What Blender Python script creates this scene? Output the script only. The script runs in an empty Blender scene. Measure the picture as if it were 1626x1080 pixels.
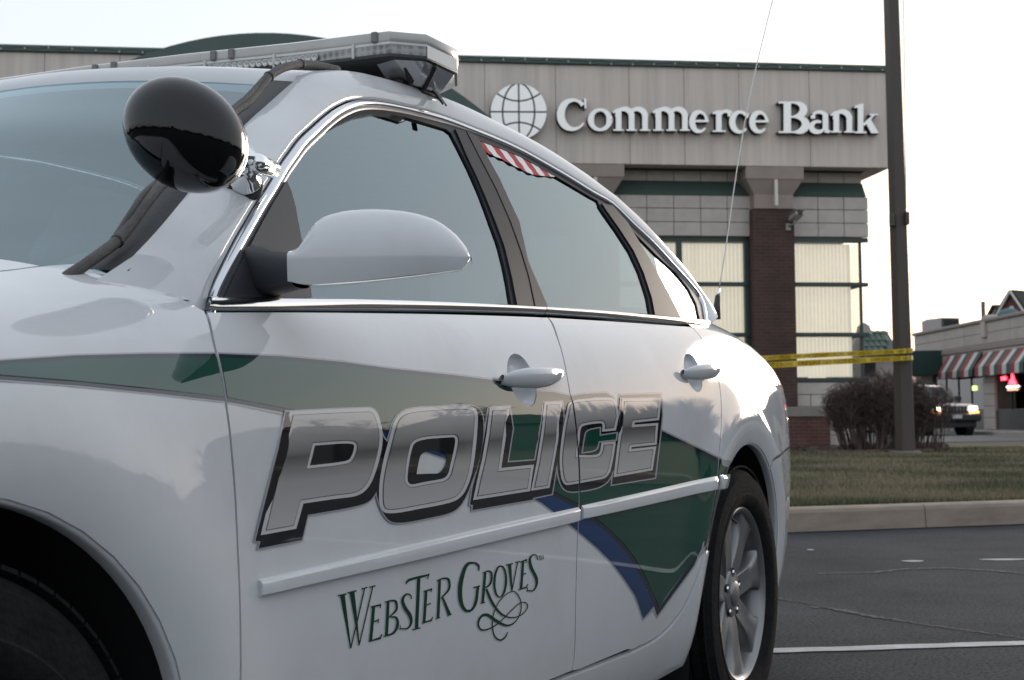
import bpy, math, random
import numpy as np
from mathutils import Vector, Matrix
from mathutils.geometry import delaunay_2d_cdt
random.seed(7); np.random.seed(7)
R = math.radians
sc = bpy.context.scene
COL = sc.collection

# ------------------------------------------------------------------ camera
FPX, CX, CY, HOR, EYE = 2315., 813., 540., 668., .818      # photograph is 1626 x 1080
_p = math.atan((HOR-CY)/FPX); _r = math.atan(.0095)
_fw = np.array([0, math.cos(_p), math.sin(_p)]); _u0 = np.array([0, -math.sin(_p), math.cos(_p)]); _r0 = np.array([1., 0, 0])
_up = _u0*math.cos(_r)+_r0*math.sin(_r); _rt = _r0*math.cos(_r)-_u0*math.sin(_r)
CAM = np.array([0, 0, EYE])
cd = bpy.data.cameras.new('camera'); cam = bpy.data.objects.new('camera', cd); COL.objects.link(cam)
cam.matrix_world = Matrix(((_rt[0], _up[0], -_fw[0], 0), (_rt[1], _up[1], -_fw[1], 0), (_rt[2], _up[2], -_fw[2], EYE), (0, 0, 0, 1)))
cd.sensor_fit = 'HORIZONTAL'; cd.sensor_width = 36; cd.lens = 36*FPX/1626
cd.clip_start = .05; cd.clip_end = 3000
cd.dof.use_dof = True; cd.dof.focus_distance = 2.6; cd.dof.aperture_fstop = 13
sc.camera = cam
# ------------------------------------------------------------------ sky and sun (dusk, low sun off to the right)
SUN_AZ, SUN_EL = 28., 3.2
w = bpy.data.worlds.new('World'); sc.world = w; w.use_nodes = True
nt = w.node_tree; nt.nodes.clear()
sky = nt.nodes.new('ShaderNodeTexSky'); sky.sky_type = 'NISHITA'; sky.sun_disc = False
sky.sun_elevation = R(SUN_EL); sky.sun_rotation = R(SUN_AZ); sky.air_density = 1.0; sky.dust_density = 3.5; sky.ozone_density = 1.2
hs = nt.nodes.new('ShaderNodeHueSaturation'); hs.inputs['Saturation'].default_value = .75
veil = nt.nodes.new('ShaderNodeMix'); veil.data_type = 'RGBA'; veil.inputs['Factor'].default_value = .80       # thin even high cloud over the clear sky
veil.inputs['B'].default_value = (1.84, 1.97, 2.15, 1)
bg = nt.nodes.new('ShaderNodeBackground'); bg.inputs['Strength'].default_value = .15
out = nt.nodes.new('ShaderNodeOutputWorld')
nt.links.new(sky.outputs[0], hs.inputs['Color']); nt.links.new(hs.outputs[0], veil.inputs['A']); nt.links.new(veil.outputs['Result'], bg.inputs['Color']); nt.links.new(bg.outputs[0], out.inputs['Surface'])
sl = bpy.data.lights.new('sun', 'SUN'); sl.energy = .5; sl.angle = R(25); sl.color = (1, .88, .74)
so = bpy.data.objects.new('sun', sl); COL.objects.link(so)
_sd = Vector((math.sin(R(SUN_AZ))*math.cos(R(SUN_EL+3)), math.cos(R(SUN_AZ))*math.cos(R(SUN_EL+3)), math.sin(R(SUN_EL+3))))
so.rotation_euler = _sd.to_track_quat('Z', 'Y').to_euler()
sc.view_settings.view_transform = 'Standard'; sc.view_settings.look = 'None'; sc.view_settings.exposure = 1.78; sc.view_settings.gamma = 1
sc.cycles.max_bounces = 10; sc.cycles.transparent_max_bounces = 12; sc.cycles.use_denoising = True

# ------------------------------------------------------------------ helpers
def ray(x, y): return _fw*FPX+_rt*(x-CX)+_up*(CY-y)
def ground(x, y, z=0.):
    d = ray(x, y); k = (z-EYE)/d[2]; return CAM+d*k
def atdepth(x, y, Y):
    d = ray(x, y); return CAM+d*(Y/d[1])
def lin(c):
    return tuple(((v/255)/12.92 if v/255 <= .04045 else ((v/255+.055)/1.055)**2.4) for v in c)
MATS = {}
def mat(name, col, rough=.5, metal=0., coat=0., spec=.5, vary=0., vscale=6., stretch=(1, 1, 1), bump=0., bscale=60., emit=None, estr=0., col2=None, detail=6):
    if name in MATS: return MATS[name]
    m = bpy.data.materials.new(name); m.use_nodes = True; MATS[name] = m
    t = m.node_tree; b = t.nodes['Principled BSDF']
    b.inputs['Base Color'].default_value = (*col, 1); b.inputs['Roughness'].default_value = rough; b.inputs['Metallic'].default_value = metal
    b.inputs['Coat Weight'].default_value = coat; b.inputs['Coat Roughness'].default_value = .03; b.inputs['Specular IOR Level'].default_value = spec
    if emit: b.inputs['Emission Color'].default_value = (*emit, 1); b.inputs['Emission Strength'].default_value = estr
    if vary or bump or col2:
        tc = t.nodes.new('ShaderNodeTexCoord'); mp = t.nodes.new('ShaderNodeMapping'); mp.inputs['Scale'].default_value = stretch
        t.links.new(tc.outputs['Object'], mp.inputs['Vector'])
    if vary or col2:
        n = t.nodes.new('ShaderNodeTexNoise'); n.inputs['Scale'].default_value = vscale; n.inputs['Detail'].default_value = detail; n.inputs['Roughness'].default_value = .65
        t.links.new(mp.outputs[0], n.inputs['Vector'])
        r = t.nodes.new('ShaderNodeValToRGB'); r.color_ramp.elements[0].position = .3; r.color_ramp.elements[1].position = .72
        c2 = col2 or tuple(min(1, c*(1+vary)) for c in col); c1 = col if col2 else tuple(c*(1-vary) for c in col)
        r.color_ramp.elements[0].color = (*c1, 1); r.color_ramp.elements[1].color = (*c2, 1)
        t.links.new(n.outputs['Fac'], r.inputs['Fac']); t.links.new(r.outputs[0], b.inputs['Base Color'])
    if bump:
        n2 = t.nodes.new('ShaderNodeTexNoise'); n2.inputs['Scale'].default_value = bscale; n2.inputs['Detail'].default_value = 5
        t.links.new(mp.outputs[0], n2.inputs['Vector'])
        bp = t.nodes.new('ShaderNodeBump'); bp.inputs['Strength'].default_value = bump; bp.inputs['Distance'].default_value = .01
        t.links.new(n2.outputs['Fac'], bp.inputs['Height']); t.links.new(bp.outputs[0], b.inputs['Normal'])
    return m
def glass(name, tint, ior=1.5, rough=0., refl=(1, 1, 1)):
    m = bpy.data.materials.new(name); m.use_nodes = True; t = m.node_tree; t.nodes.clear(); MATS[name] = m
    o = t.nodes.new('ShaderNodeOutputMaterial'); mx = t.nodes.new('ShaderNodeMixShader'); tr = t.nodes.new('ShaderNodeBsdfTransparent')
    g = t.nodes.new('ShaderNodeBsdfGlossy'); fr = t.nodes.new('ShaderNodeFresnel'); fr.inputs['IOR'].default_value = ior
    g.inputs['Color'].default_value = (*refl, 1); tr.inputs['Color'].default_value = (*tint, 1); g.inputs['Roughness'].default_value = rough
    ge = t.nodes.new('ShaderNodeNewGeometry'); mu = t.nodes.new('ShaderNodeMath'); mu.operation = 'SUBTRACT'; mu.use_clamp = True      # only the outer face of a pane mirrors
    t.links.new(fr.outputs[0], mu.inputs[0]); t.links.new(ge.outputs['Backfacing'], mu.inputs[1]); t.links.new(mu.outputs[0], mx.inputs[0]); t.links.new(tr.outputs[0], mx.inputs[1]); t.links.new(g.outputs[0], mx.inputs[2]); t.links.new(mx.outputs[0], o.inputs['Surface'])
    return m
def obj(name, verts, faces, m, parent=None, smooth=False, normals=None, uv=None):
    me = bpy.data.meshes.new(name); me.from_pydata([tuple(v) for v in verts], [], [tuple(f) for f in faces]); me.update()
    if smooth:
        me.polygons.foreach_set('use_smooth', [True]*len(me.polygons))
        if normals is not None: me.normals_split_custom_set_from_vertices([tuple(x) for x in normals])
    for q in (m if isinstance(m, (list, tuple)) else [m]): me.materials.append(q)
    o = bpy.data.objects.new(name, me); COL.objects.link(o)
    if parent is not None: o.parent = parent
    return o
def tag(o, label=None, cat=None, group=None, kind=None):
    if label: o['label'] = label
    if cat: o['category'] = cat
    if group: o['group'] = group
    if kind: o['kind'] = kind
    return o
def empty(name, loc=(0, 0, 0), rz=0.):
    o = bpy.data.objects.new(name, None); COL.objects.link(o); o.location = loc; o.rotation_euler = (0, 0, rz); o.empty_display_size = .1
    return o
class MB:
    """collects shapes into one mesh"""
    def __init__(s): s.v = []; s.f = []
    def add(s, v, f):
        k = len(s.v); s.v += [tuple(x) for x in v]; s.f += [tuple(i+k for i in q) for q in f]; return s
    def box(s, x0, x1, y0, y1, z0, z1, M=None):
        v = [(x, y, z) for x in (x0, x1) for y in (y0, y1) for z in (z0, z1)]
        if M is not None: v = [M @ Vector(p) for p in v]
        return s.add(v, [(0, 1, 3, 2), (4, 6, 7, 5), (0, 4, 5, 1), (2, 3, 7, 6), (0, 2, 6, 4), (1, 5, 7, 3)])
    def bev(s, x0, x1, y0, y1, z0, z1, b=.01, M=None):
        """box with chamfered edges"""
        cx, cy, cz = (x0+x1)/2, (y0+y1)/2, (z0+z1)/2; hx, hy, hz = (x1-x0)/2, (y1-y0)/2, (z1-z0)/2
        v = []; idx = {}
        for sx in (-1, 1):
            for sy in (-1, 1):
                for sz in (-1, 1):
                    for ax in range(3):
                        q = [cx+sx*(hx-b*(ax != 0)), cy+sy*(hy-b*(ax != 1)), cz+sz*(hz-b*(ax != 2))]
                        idx[(sx, sy, sz, ax)] = len(v); v.append(q)
        f = []
        for ax in range(3):
            o1, o2 = [(1, 2), (2, 0), (0, 1)][ax]
            for sg in (-1, 1):
                ring = []
                for a, c in ((-1, -1), (1, -1), (1, 1), (-1, 1)):
                    k = [0, 0, 0]; k[ax] = sg; k[o1] = a; k[o2] = c; ring.append(idx[(*k, ax)])
                f.append(tuple(ring if sg > 0 else ring[::-1]))
            for a in (-1, 1):
                for c in (-1, 1):
                    k0 = [0, 0, 0]; k1 = [0, 0, 0]; k0[ax] = -1; k1[ax] = 1
                    for k in (k0, k1): k[o1] = a; k[o2] = c
                    q = (idx[(*k0, o1)], idx[(*k1, o1)], idx[(*k1, o2)], idx[(*k0, o2)])
                    f.append(q if a*c > 0 else q[::-1])
        for sx in (-1, 1):
            for sy in (-1, 1):
                for sz in (-1, 1):
                    q = tuple(idx[(sx, sy, sz, a)] for a in range(3)); f.append(q if sx*sy*sz > 0 else q[::-1])
        if M is not None: v = [M @ Vector(p) for p in v]
        return s.add(v, f)
    def tube(s, pts, rad, n=8, cap=True):
        pts = [Vector(p) for p in pts]; N = len(pts); rads = rad if isinstance(rad, (list, tuple)) else [rad]*N
        up = None; v = []; f = []
        for i, p in enumerate(pts):
            d = (pts[min(i+1, N-1)]-pts[max(i-1, 0)]).normalized()
            if up is None: up = d.orthogonal().normalized()
            a = (up-d*up.dot(d)).normalized(); up = a; b = d.cross(a)
            for k in range(n):
                t = 2*math.pi*k/n; v.append(p+(a*math.cos(t)+b*math.sin(t))*rads[i])
        for i in range(N-1):
            for k in range(n): f.append((i*n+k, i*n+(k+1) % n, (i+1)*n+(k+1) % n, (i+1)*n+k))
        if cap: f.append(tuple(range(n))[::-1]); f.append(tuple((N-1)*n+k for k in range(n)))
        return s.add(v, f)
    def lathe(s, prof, n=32, M=None, close=True):
        """profile of (radius, height) turned round z"""
        v = []; f = []
        for r_, h_ in prof:
            for k in range(n):
                t = 2*math.pi*k/n; v.append((r_*math.cos(t), r_*math.sin(t), h_))
        for i in range(len(prof)-1):
            for k in range(n): f.append((i*n+k, i*n+(k+1) % n, (i+1)*n+(k+1) % n, (i+1)*n+k))
        if close:
            f.append(tuple(range(n))[::-1]); f.append(tuple((len(prof)-1)*n+k for k in range(n)))
        if M is not None: v = [M @ Vector(p) for p in v]
        return s.add(v, f)
    def prism(s, poly, y0, y1, M=None):
        """polygon in xz pushed along y"""
        n = len(poly); v = [(x, y0, z) for x, z in poly]+[(x, y1, z) for x, z in poly]
        f = [tuple(range(n)), tuple(range(n, 2*n))[::-1]]+[(i, (i+1) % n+0, (i+1) % n+n, i+n)[::-1] for i in range(n)]
        if M is not None: v = [M @ Vector(p) for p in v]
        return s.add(v, f)
    def build(s, name, m, parent=None, smooth=False, auto=None):
        o = obj(name, s.v, s.f, m, parent, smooth or bool(auto))
        if auto: o.data.set_sharp_from_angle(angle=R(auto))
        return o
def copy_tree(o, parent=None):
    c = o.copy(); COL.objects.link(c); c.parent = parent
    for ch in list(o.children): copy_tree(ch, c)
    return c
def winding(P, Q):
    """winding number of closed polygon P round the points Q"""
    P = np.asarray(P, float); w_ = np.zeros(len(Q), int); x, y = Q[:, 0], Q[:, 1]
    for i in range(len(P)):
        (x0, y0), (x1, y1) = P[i-1], P[i]; c = (x1-x0)*(y-y0)-(x-x0)*(y1-y0)
        w_ += ((y0 <= y) & (y1 > y) & (c > 0)).astype(int); w_ -= ((y0 > y) & (y1 <= y) & (c < 0)).astype(int)
    return w_
def cdt(polys, pred, pts=(), grid=0.):
    """2d regions: triangles of the arrangement of polys whose set of covering polygon ids satisfies pred"""
    V = []; Ed = []; PP = []
    for p in polys:
        if sum(p[i-1][0]*p[i][1]-p[i][0]*p[i-1][1] for i in range(len(p))) < 0: p = p[::-1]
        k = len(V); V += [Vector((float(a), float(b))) for a, b in p]; Ed += [(k+i, k+(i+1) % len(p)) for i in range(len(p))]; PP.append([(float(a), float(b)) for a, b in p])
    if grid:
        A = np.array([tuple(v) for v in V]); x0, y0 = A.min(0); x1, y1 = A.max(0)
        nx = max(1, int((x1-x0)/grid)); ny = max(1, int((y1-y0)/grid))
        for i in range(1, nx):
            for j in range(1, ny):
                V.append(Vector((x0+(x1-x0)*(i+.37*(j % 2))/nx, y0+(y1-y0)*j/ny)))
    for q in pts: V.append(Vector(q))
    ov, oe, of, _, _, _ = delaunay_2d_cdt(V, Ed, [], 0, 1e-7, False)
    X = np.array([tuple(v) for v in ov]); T = np.array([tuple(f) for f in of]); cen = X[T].mean(1)
    mem = [winding(p, cen) > 0 for p in PP]
    keep = [tuple(int(i) for i in f) for j, f in enumerate(T) if pred({k for k in range(len(PP)) if mem[k][j]})]
    used = sorted({i for f in keep for i in f}); mp = {i: k for k, i in enumerate(used)}
    return [(ov[i].x, ov[i].y) for i in used], [tuple(mp[i] for i in f) for f in keep]
def bound(faces):
    e = {}
    for f in faces:
        for i in range(len(f)):
            a, b = f[i], f[(i+1) % len(f)]
            if (b, a) in e: del e[(b, a)]
            else: e[(a, b)] = 1
    return list(e)
def catmull(P, n=6, closed=False):
    P = [np.array(p, float) for p in P]; N = len(P); out = []
    rng = range(N if closed else N-1)
    for i in rng:
        p1, p2 = P[i % N], P[(i+1) % N]
        p0 = P[(i-1) % N] if closed or i > 0 else 2*p1-p2
        p3 = P[(i+2) % N] if closed or i+2 < N else 2*p2-p1
        for k in range(n):
            t = k/n; out.append(.5*((2*p1)+(-p0+p2)*t+(2*p0-5*p1+4*p2-p3)*t*t+(-p0+3*p1-3*p2+p3)*t**3))
    if not closed: out.append(P[-1])
    return out
def rounded(P, n=5):
    """closed polygon; (x,y) points are control points of a smooth curve, (x,y,1) stay sharp"""
    N = len(P); out = []
    for i in range(N):
        c = P[i]; a = P[i-1]; b = P[(i+1) % N]
        if len(c) > 2: out.append((c[0], c[1])); continue
        m0 = ((a[0]+c[0])/2, (a[1]+c[1])/2); m1 = ((b[0]+c[0])/2, (b[1]+c[1])/2)
        for k in range(n+1):
            t = k/n; out.append(((1-t)**2*m0[0]+2*t*(1-t)*c[0]+t*t*m1[0], (1-t)**2*m0[1]+2*t*(1-t)*c[1]+t*t*m1[1]))
    res = []
    for q in out:
        if not res or math.hypot(q[0]-res[-1][0], q[1]-res[-1][1]) > 1e-6: res.append(q)
    return res
def inset(P, d):
    """move every edge of a closed polygon inwards by d (negative: outwards)"""
    N = len(P); area = sum(P[i][0]*P[(i+1) % N][1]-P[(i+1) % N][0]*P[i][1] for i in range(N)); s = 1 if area > 0 else -1
    out = []
    for i in range(N):
        a, c, b = np.array(P[i-1][:2], float), np.array(P[i][:2], float), np.array(P[(i+1) % N][:2], float)
        e1 = (c-a)/max(1e-9, np.linalg.norm(c-a)); e2 = (b-c)/max(1e-9, np.linalg.norm(b-c))
        n1 = np.array([-e1[1], e1[0]])*s; n2 = np.array([-e2[1], e2[0]])*s
        m = n1+n2; k = max(.45, 1+n1@n2); out.append(tuple(c+m*(d/k)))
    return out
# ================================================================== POLICE CAR
# car frame: s rearwards from the front axle, w outwards to the driver's side, z up; local coords are (s, -w, z)
CA = R(25.09); _t = np.array([math.sin(CA), math.cos(CA), 0]); _n = np.array([math.cos(CA), -math.sin(CA), 0])
_R0 = np.array([.636, 3.979, 0])-.02*_t
_org = _R0-2.807*_t-.9*_n
CAR = empty('police_car', tuple(_org), math.pi/2-CA)
tag(CAR, 'white police sedan with green swoosh, silver lettering, roof light bar and black spotlight', 'car')
def L(p): return (p[0], -p[1], p[2])
def hitw(x, y, w):
    d = ray(x, y); k = ((w-.9)-(CAM-_R0)@_n)/(d@_n); q = CAM+k*d-_R0
    return np.array([q@_t+2.807, q@_n+.9, q[2]])
def hitF(x, y, F, off=0.):
    w = .9
    for _ in range(40):
        q = hitw(x, y, w); w = .35*w+.65*(F(q[0], q[2])+off)
    return hitw(x, y, w)
def tab(*P):
    D = np.array(catmull(P, 12)); xs, ys = D[:, 0], D[:, 1]
    return lambda x: float(np.interp(x, xs, ys))
ZC, RA = .70, .405
W0 = tab((-1.05, .60), (-.95, .70), (-.8, .795), (-.6, .850), (-.3, .893), (0, .909), (.35, .917), (1.0, .919), (2.0, .919), (2.5, .918), (2.75, .914), (3.0, .905), (3.2, .890), (3.4, .864), (3.6, .822), (3.8, .755), (3.98, .66))
ZT = tab((-1.05, .74), (-.9, .82), (-.6, .925), (-.3, .975), (0, 1.008), (.25, 1.032), (.48, 1.068), (1.0, 1.092), (2.0, 1.135), (2.6, 1.16), (2.9, 1.165), (3.1, 1.155), (3.35, 1.125), (3.6, 1.085), (3.8, 1.04), (3.98, .95))
def zbelt(s): return .965+.0435*(s-.5)
def flare(s, z):
    v = 0.
    for c in (0., 2.812):
        d = math.hypot(s-c, z-.345)-RA
        v += .013*((1-(max(d, -.03)/.07-1)**2) if d < .07 else math.exp(-((d-.07)/.085)**2))
    return v
def Fs(s, z):
    W = W0(s)
    if z > ZC:
        q = min(.995, (z-ZC)/(ZT(s)-ZC)); v = W*(1-q**4)**.25
    else:
        v = W-.052*((ZC-z)/.45)**2.3
        if z < .33: v -= 1.1*(.33-z)**2
    return v+flare(s, z)
def Nrm(F, s, z, e=.003):
    a = (F(s+e, z)-F(s-e, z))/(2*e); b = (F(s, z+e)-F(s, z-e))/(2*e)
    v = np.array([-a, -1., -b]); return v/np.linalg.norm(v)          # already in local coords (y = -w)
def Gs(s, z):
    h = z-zbelt(s); return Fs(s, zbelt(s))-.010-.47*h-.22*h*h
def pxs(P, F=Fs, off=0.): return [(float(q[0]), float(q[2])) for q in (hitF(a, b, F, off) for a, b, *_ in P)]

white = mat('white_paint', (.565, .58, .60), .6, 0, 1., spec=0., vary=.03, vscale=7)
def road_dust(m, amt=.16):
    """faint uneven film of dust and smears in the paint, and uneven gloss"""
    tr = m.node_tree; b = tr.nodes['Principled BSDF']; src = b.inputs['Base Color'].links[0].from_socket
    tc = tr.nodes.new('ShaderNodeTexCoord'); n = tr.nodes.new('ShaderNodeTexNoise'); n.inputs['Scale'].default_value = 3.2; n.inputs['Detail'].default_value = 9; n.inputs['Roughness'].default_value = .72; n.inputs['Distortion'].default_value = .6
    tr.links.new(tc.outputs['Object'], n.inputs['Vector'])
    r = tr.nodes.new('ShaderNodeValToRGB'); r.color_ramp.elements[0].position = .48; r.color_ramp.elements[1].position = .78; r.color_ramp.elements[0].color = (0, 0, 0, 1); r.color_ramp.elements[1].color = (amt*1.6,)*3+(1,)
    tr.links.new(n.outputs['Fac'], r.inputs['Fac'])
    mx = tr.nodes.new('ShaderNodeMix'); mx.data_type = 'RGBA'; mx.inputs['B'].default_value = (.36, .33, .29, 1); tr.links.new(r.outputs[0], mx.inputs['Factor']); tr.links.new(src, mx.inputs['A']); tr.links.new(mx.outputs['Result'], b.inputs['Base Color'])
    n2 = tr.nodes.new('ShaderNodeTexNoise'); n2.inputs['Scale'].default_value = 11; n2.inputs['Detail'].default_value = 8; tr.links.new(tc.outputs['Object'], n2.inputs['Vector'])
    mr = tr.nodes.new('ShaderNodeMapRange'); mr.inputs['From Min'].default_value = .35; mr.inputs['From Max'].default_value = .75; mr.inputs['To Min'].default_value = .012; mr.inputs['To Max'].default_value = .07; tr.links.new(n2.outputs['Fac'], mr.inputs['Value']); tr.links.new(mr.outputs['Result'], b.inputs['Coat Roughness'])
road_dust(white); white.node_tree.nodes['Principled BSDF'].inputs['Coat IOR'].default_value = 1.5
chrome = mat('chrome', (.82, .82, .83), .09, 1.)
rubber = mat('black_rubber', (.018, .018, .02), .55, bump=.1, bscale=200)
trimblk = mat('satin_black_trim', (.022, .022, .026), .42, spec=.07)
sailblk = mat('grained_black_plastic', (.035, .037, .043), .5, spec=.3, bump=.08, bscale=400)
inner = mat('dark_inner_metal', (.02, .02, .022), .8)
cabin = mat('dark_cabin_cloth', (.032, .034, .038), .9, vary=.3, vscale=30)
carglass = glass('car_glass', (.24, .33, .37), 2.75, 0., (.80, .95, 1.))

def panel(name, poly, F, m, off=0., holes=(), grid=.03, flange=.016, parent=CAR, gap=.0022, mirror=False, label=None):
    poly = inset(poly, gap) if gap else poly
    v2, f = cdt([poly]+list(holes), lambda ids: 0 in ids and not any(i in ids for i in range(1, 1+len(holes))), grid=grid)
    V = [(s, -(F(s, z)+off), z) for s, z in v2]; N = [Nrm(F, s, z) for s, z in v2]
    Fc = []
    for a, b, c in f:                       # outward is -y
        n = np.cross(np.subtract(V[b], V[a]), np.subtract(V[c], V[a])); Fc.append((a, b, c) if n[1] < 0 else (a, c, b))
    if flange:
        for a, b in bound(Fc):
            k = len(V); na, nb = N[a], N[b]
            ed = np.subtract(V[b], V[a]); sd = np.cross(ed, na); sd /= max(1e-9, np.linalg.norm(sd))
            for i, nn in ((a, na), (b, nb)):
                V.append(V[i]); N.append(sd); V.append(tuple(np.array(V[i])-nn*flange)); N.append(sd)
            Fc.append((k, k+1, k+3, k+2))
    o = obj(name, V, Fc, m, parent, True, N)
    if label: o['label'] = label
    if mirror:
        obj(name, [(x, -y, z) for x, y, z in V], [q[::-1] for q in Fc], m, parent, True, [(a, -b, c) for a, b, c in N])
    return o, poly
def strip(name, rows, m, parent=CAR, mirror=False, closed=False, flip=False, sharp=None):
    """rows: list of equally long point lists in car coords -> quad surface"""
    n = len(rows[0]); V = [L(p) for r_ in rows for p in r_]; F = []
    for i in range(len(rows)-1):
        for k in range(n if closed else n-1):
            q = (i*n+k, i*n+(k+1) % n, (i+1)*n+(k+1) % n, (i+1)*n+k); F.append(q[::-1] if flip else q)
    o = obj(name, V, F, m, parent, True)
    if sharp: o.data.set_sharp_from_angle(angle=R(sharp))
    if mirror:
        o2 = obj(name, [(x, -y, z) for x, y, z in V], [q[::-1] for q in F], m, parent, True)
        if sharp: o2.data.set_sharp_from_angle(angle=R(sharp))
    return o

# ---- traced shut lines (photograph pixels -> body side)
A_px = [(326, 494), (340, 546), (355, 617), (367, 706), (374, 795), (379, 902), (382, 1010), (382, 1080)]
B_px = [(868, 503), (874, 509), (885, 536), (895, 570), (902, 607), (908, 644), (912, 674), (916, 714), (918, 763), (919, 795), (916, 880), (914, 960), (912, 1040)]
C_px = [(1097, 519), (1116, 540), (1132, 572.6), (1141, 604), (1145, 635), (1145, 681), (1141, 728), (1137, 775), (1134, 791), (1125, 851), (1119, 876), (1103, 925), (1078, 975), (1045, 1010), (1003, 1033)]
A_sz = pxs(A_px); B_sz = pxs(B_px); C_sz = pxs(C_px)
def smoothline(P, n=4): return [tuple(q) for q in catmull(P, n)]
A_sz = smoothline(A_sz+[(A_sz[-1][0]+.006, .40), (A_sz[-1][0]+.02, .335)]); B_sz = smoothline(B_sz+[(B_sz[-1][0], .325)]); C_sz = smoothline(C_sz)
belt_px = [(330, 494), (420, 494), (513, 494.5), (626, 496), (740, 498.5), (863, 503), (980, 510), (1092, 518), (1126, 520)]
belt_sz = smoothline(pxs(belt_px))
def zb2(s): return float(np.interp(s, [q[0] for q in belt_sz], [q[1] for q in belt_sz]))
def clip_top(P): return [(s, min(z, zb2(s))) for s, z in P]
sA, sB, sC = A_sz[0][0], B_sz[0][0], C_sz[0][0]
top1 = [q for q in belt_sz if sA+.01 < q[0] < sB-.01]; top2 = [q for q in belt_sz if sB+.01 < q[0] < sC-.01]
FD = A_sz[::-1]+top1+B_sz+[(q, .325) for q in np.linspace(B_sz[-1][0]-.05, A_sz[-1][0]+.05, 12)]
RD = B_sz[::-1]+top2+C_sz+[(q, .322) for q in np.linspace(C_sz[-1][0]-.03, B_sz[-1][0]+.04, 8)]
def circ(c, a0, a1, r_=RA, n=26): return [(c+r_*math.cos(R(q)), .345+r_*math.sin(R(q))) for q in np.linspace(a0, a1, n)]
topz = lambda s, q=.757: ZC+q*(ZT(s)-ZC)
FE = [(q, topz(q)+.0022) for q in np.linspace(-.62, A_sz[0][0]-.02, 24)]+[q for q in A_sz]+[(A_sz[-1][0]-.02, .27), (.42, .27)]+circ(0, -12, 192)+[(-.62, .27)]
ca = math.degrees(math.atan2(.705-.345, .05)); 
arc_r = pxs([(1162, 739), (1176, 721), (1195, 707), (1211, 714), (1225, 731)])
archR = [(2.807+.012+RA*math.cos(R(q)), .345+RA*math.sin(R(q))) for q in np.linspace(176, 58, 20)]
QP = C_sz[:-8]+[(2.43, .36)]
QP = [q for q in C_sz if q[1] > .33]
lowC = [(q[0], q[1]) for q in QP]
archfull = [(2.815+RA*math.cos(R(q)), .345+RA*math.sin(R(q))) for q in np.linspace(180, 55, 26)]
split = [(3.06, .700), (3.2, .712), (3.35, .722), (3.5022, .728)]
QT = [(3.5022, topz(3.5)+.0022)]+[(q, topz(q)+.0022) for q in np.linspace(3.44, C_sz[0][0]+.02, 16)]
cs = [q for q in C_sz if q[0] > 2.37]
quarter = QT+cs+[q for q in archfull if q[1] > cs[-1][1]+.005]+split
BU = [(s, z-.004) for s, z in split][::-1]
bumper = [(2.815+RA*math.cos(R(q)), .345+RA*math.sin(R(q))) for q in np.linspace(54, -14, 14)]+[(3.3, .26), (3.6, .27), (3.85, .30), (3.85, .728)]+[(3.7, .728), (3.6, .728)]+BU

# ---- body panels
# door-handle pockets are openings in the doors
def ell(cx, cy, rx, ry, rot=0., n=28):
    c, s = math.cos(rot), math.sin(rot)
    return [(cx+rx*math.cos(t)*c-ry*math.sin(t)*s, cy+rx*math.cos(t)*s+ry*math.sin(t)*c) for t in np.linspace(0, 2*math.pi, n, endpoint=False)]
POCK = []
for cx, cy, rx, ry, rot in ((828, 604, 20, 44, -.30), (1100.5, 592, 12, 32, -.30)):
    POCK.append(pxs(ell(cx, cy, rx, ry, rot)))
front_door, FDi = panel('front_door', FD, Fs, white, holes=[POCK[0]], mirror=False, label='white front door carrying the silver lettering')
rear_door, RDi = panel('rear_door', RD, Fs, white, holes=[POCK[1]])
panel('front_door', FD, lambda s, z: Fs(s, z), white)[0].scale = (1, -1, 1)
panel('rear_door', RD, Fs, white)[0].scale = (1, -1, 1)
fender, FEi = panel('front_fender', FE, Fs, white, mirror=False)
quart, QPi = panel('rear_quarter_panel', quarter, Fs, white)
panel('front_fender', FE, Fs, white)[0].scale = (1, -1, 1); panel('rear_quarter_panel', quarter, Fs, white)[0].scale = (1, -1, 1)
panel('rear_bumper', bumper, Fs, white, mirror=True)
cl = [q for q in C_sz if q[0] <= 2.375 and q[1] < .5]
rocker = [(A_sz[-1][0]-.01, .318), (1.0, .318), (1.6, .318)]+[(s, z-.004) for s, z in cl[::-1]]+[(2.413, cl[0][1]), (2.412, .36), (2.425, .30), (2.43, .25), (2.39, .215), (2.0, .195), (1.0, .195), (.50, .195), (.43, .22), (.43, .26)]
panel('rocker_panel', rocker[::-1], lambda s, z: Fs(s, z)+.004, white, mirror=True)
# handle pockets: shallow cups
for pk, par in ((POCK[0], front_door), (POCK[1], rear_door)):
    c = np.mean(pk, 0); rows = []
    for k, (sc_, dp) in enumerate(((1., 0.), (.93, .010), (.75, .018), (.45, .022), (.05, .023))):
        rows.append([(c[0]+(s-c[0])*sc_, Fs(c[0]+(s-c[0])*sc_, c[1]+(z-c[1])*sc_)-dp-.0005, c[1]+(z-c[1])*sc_) for s, z in pk])
    strip('handle_cup', rows, white, par, closed=True, flip=True)

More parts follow.
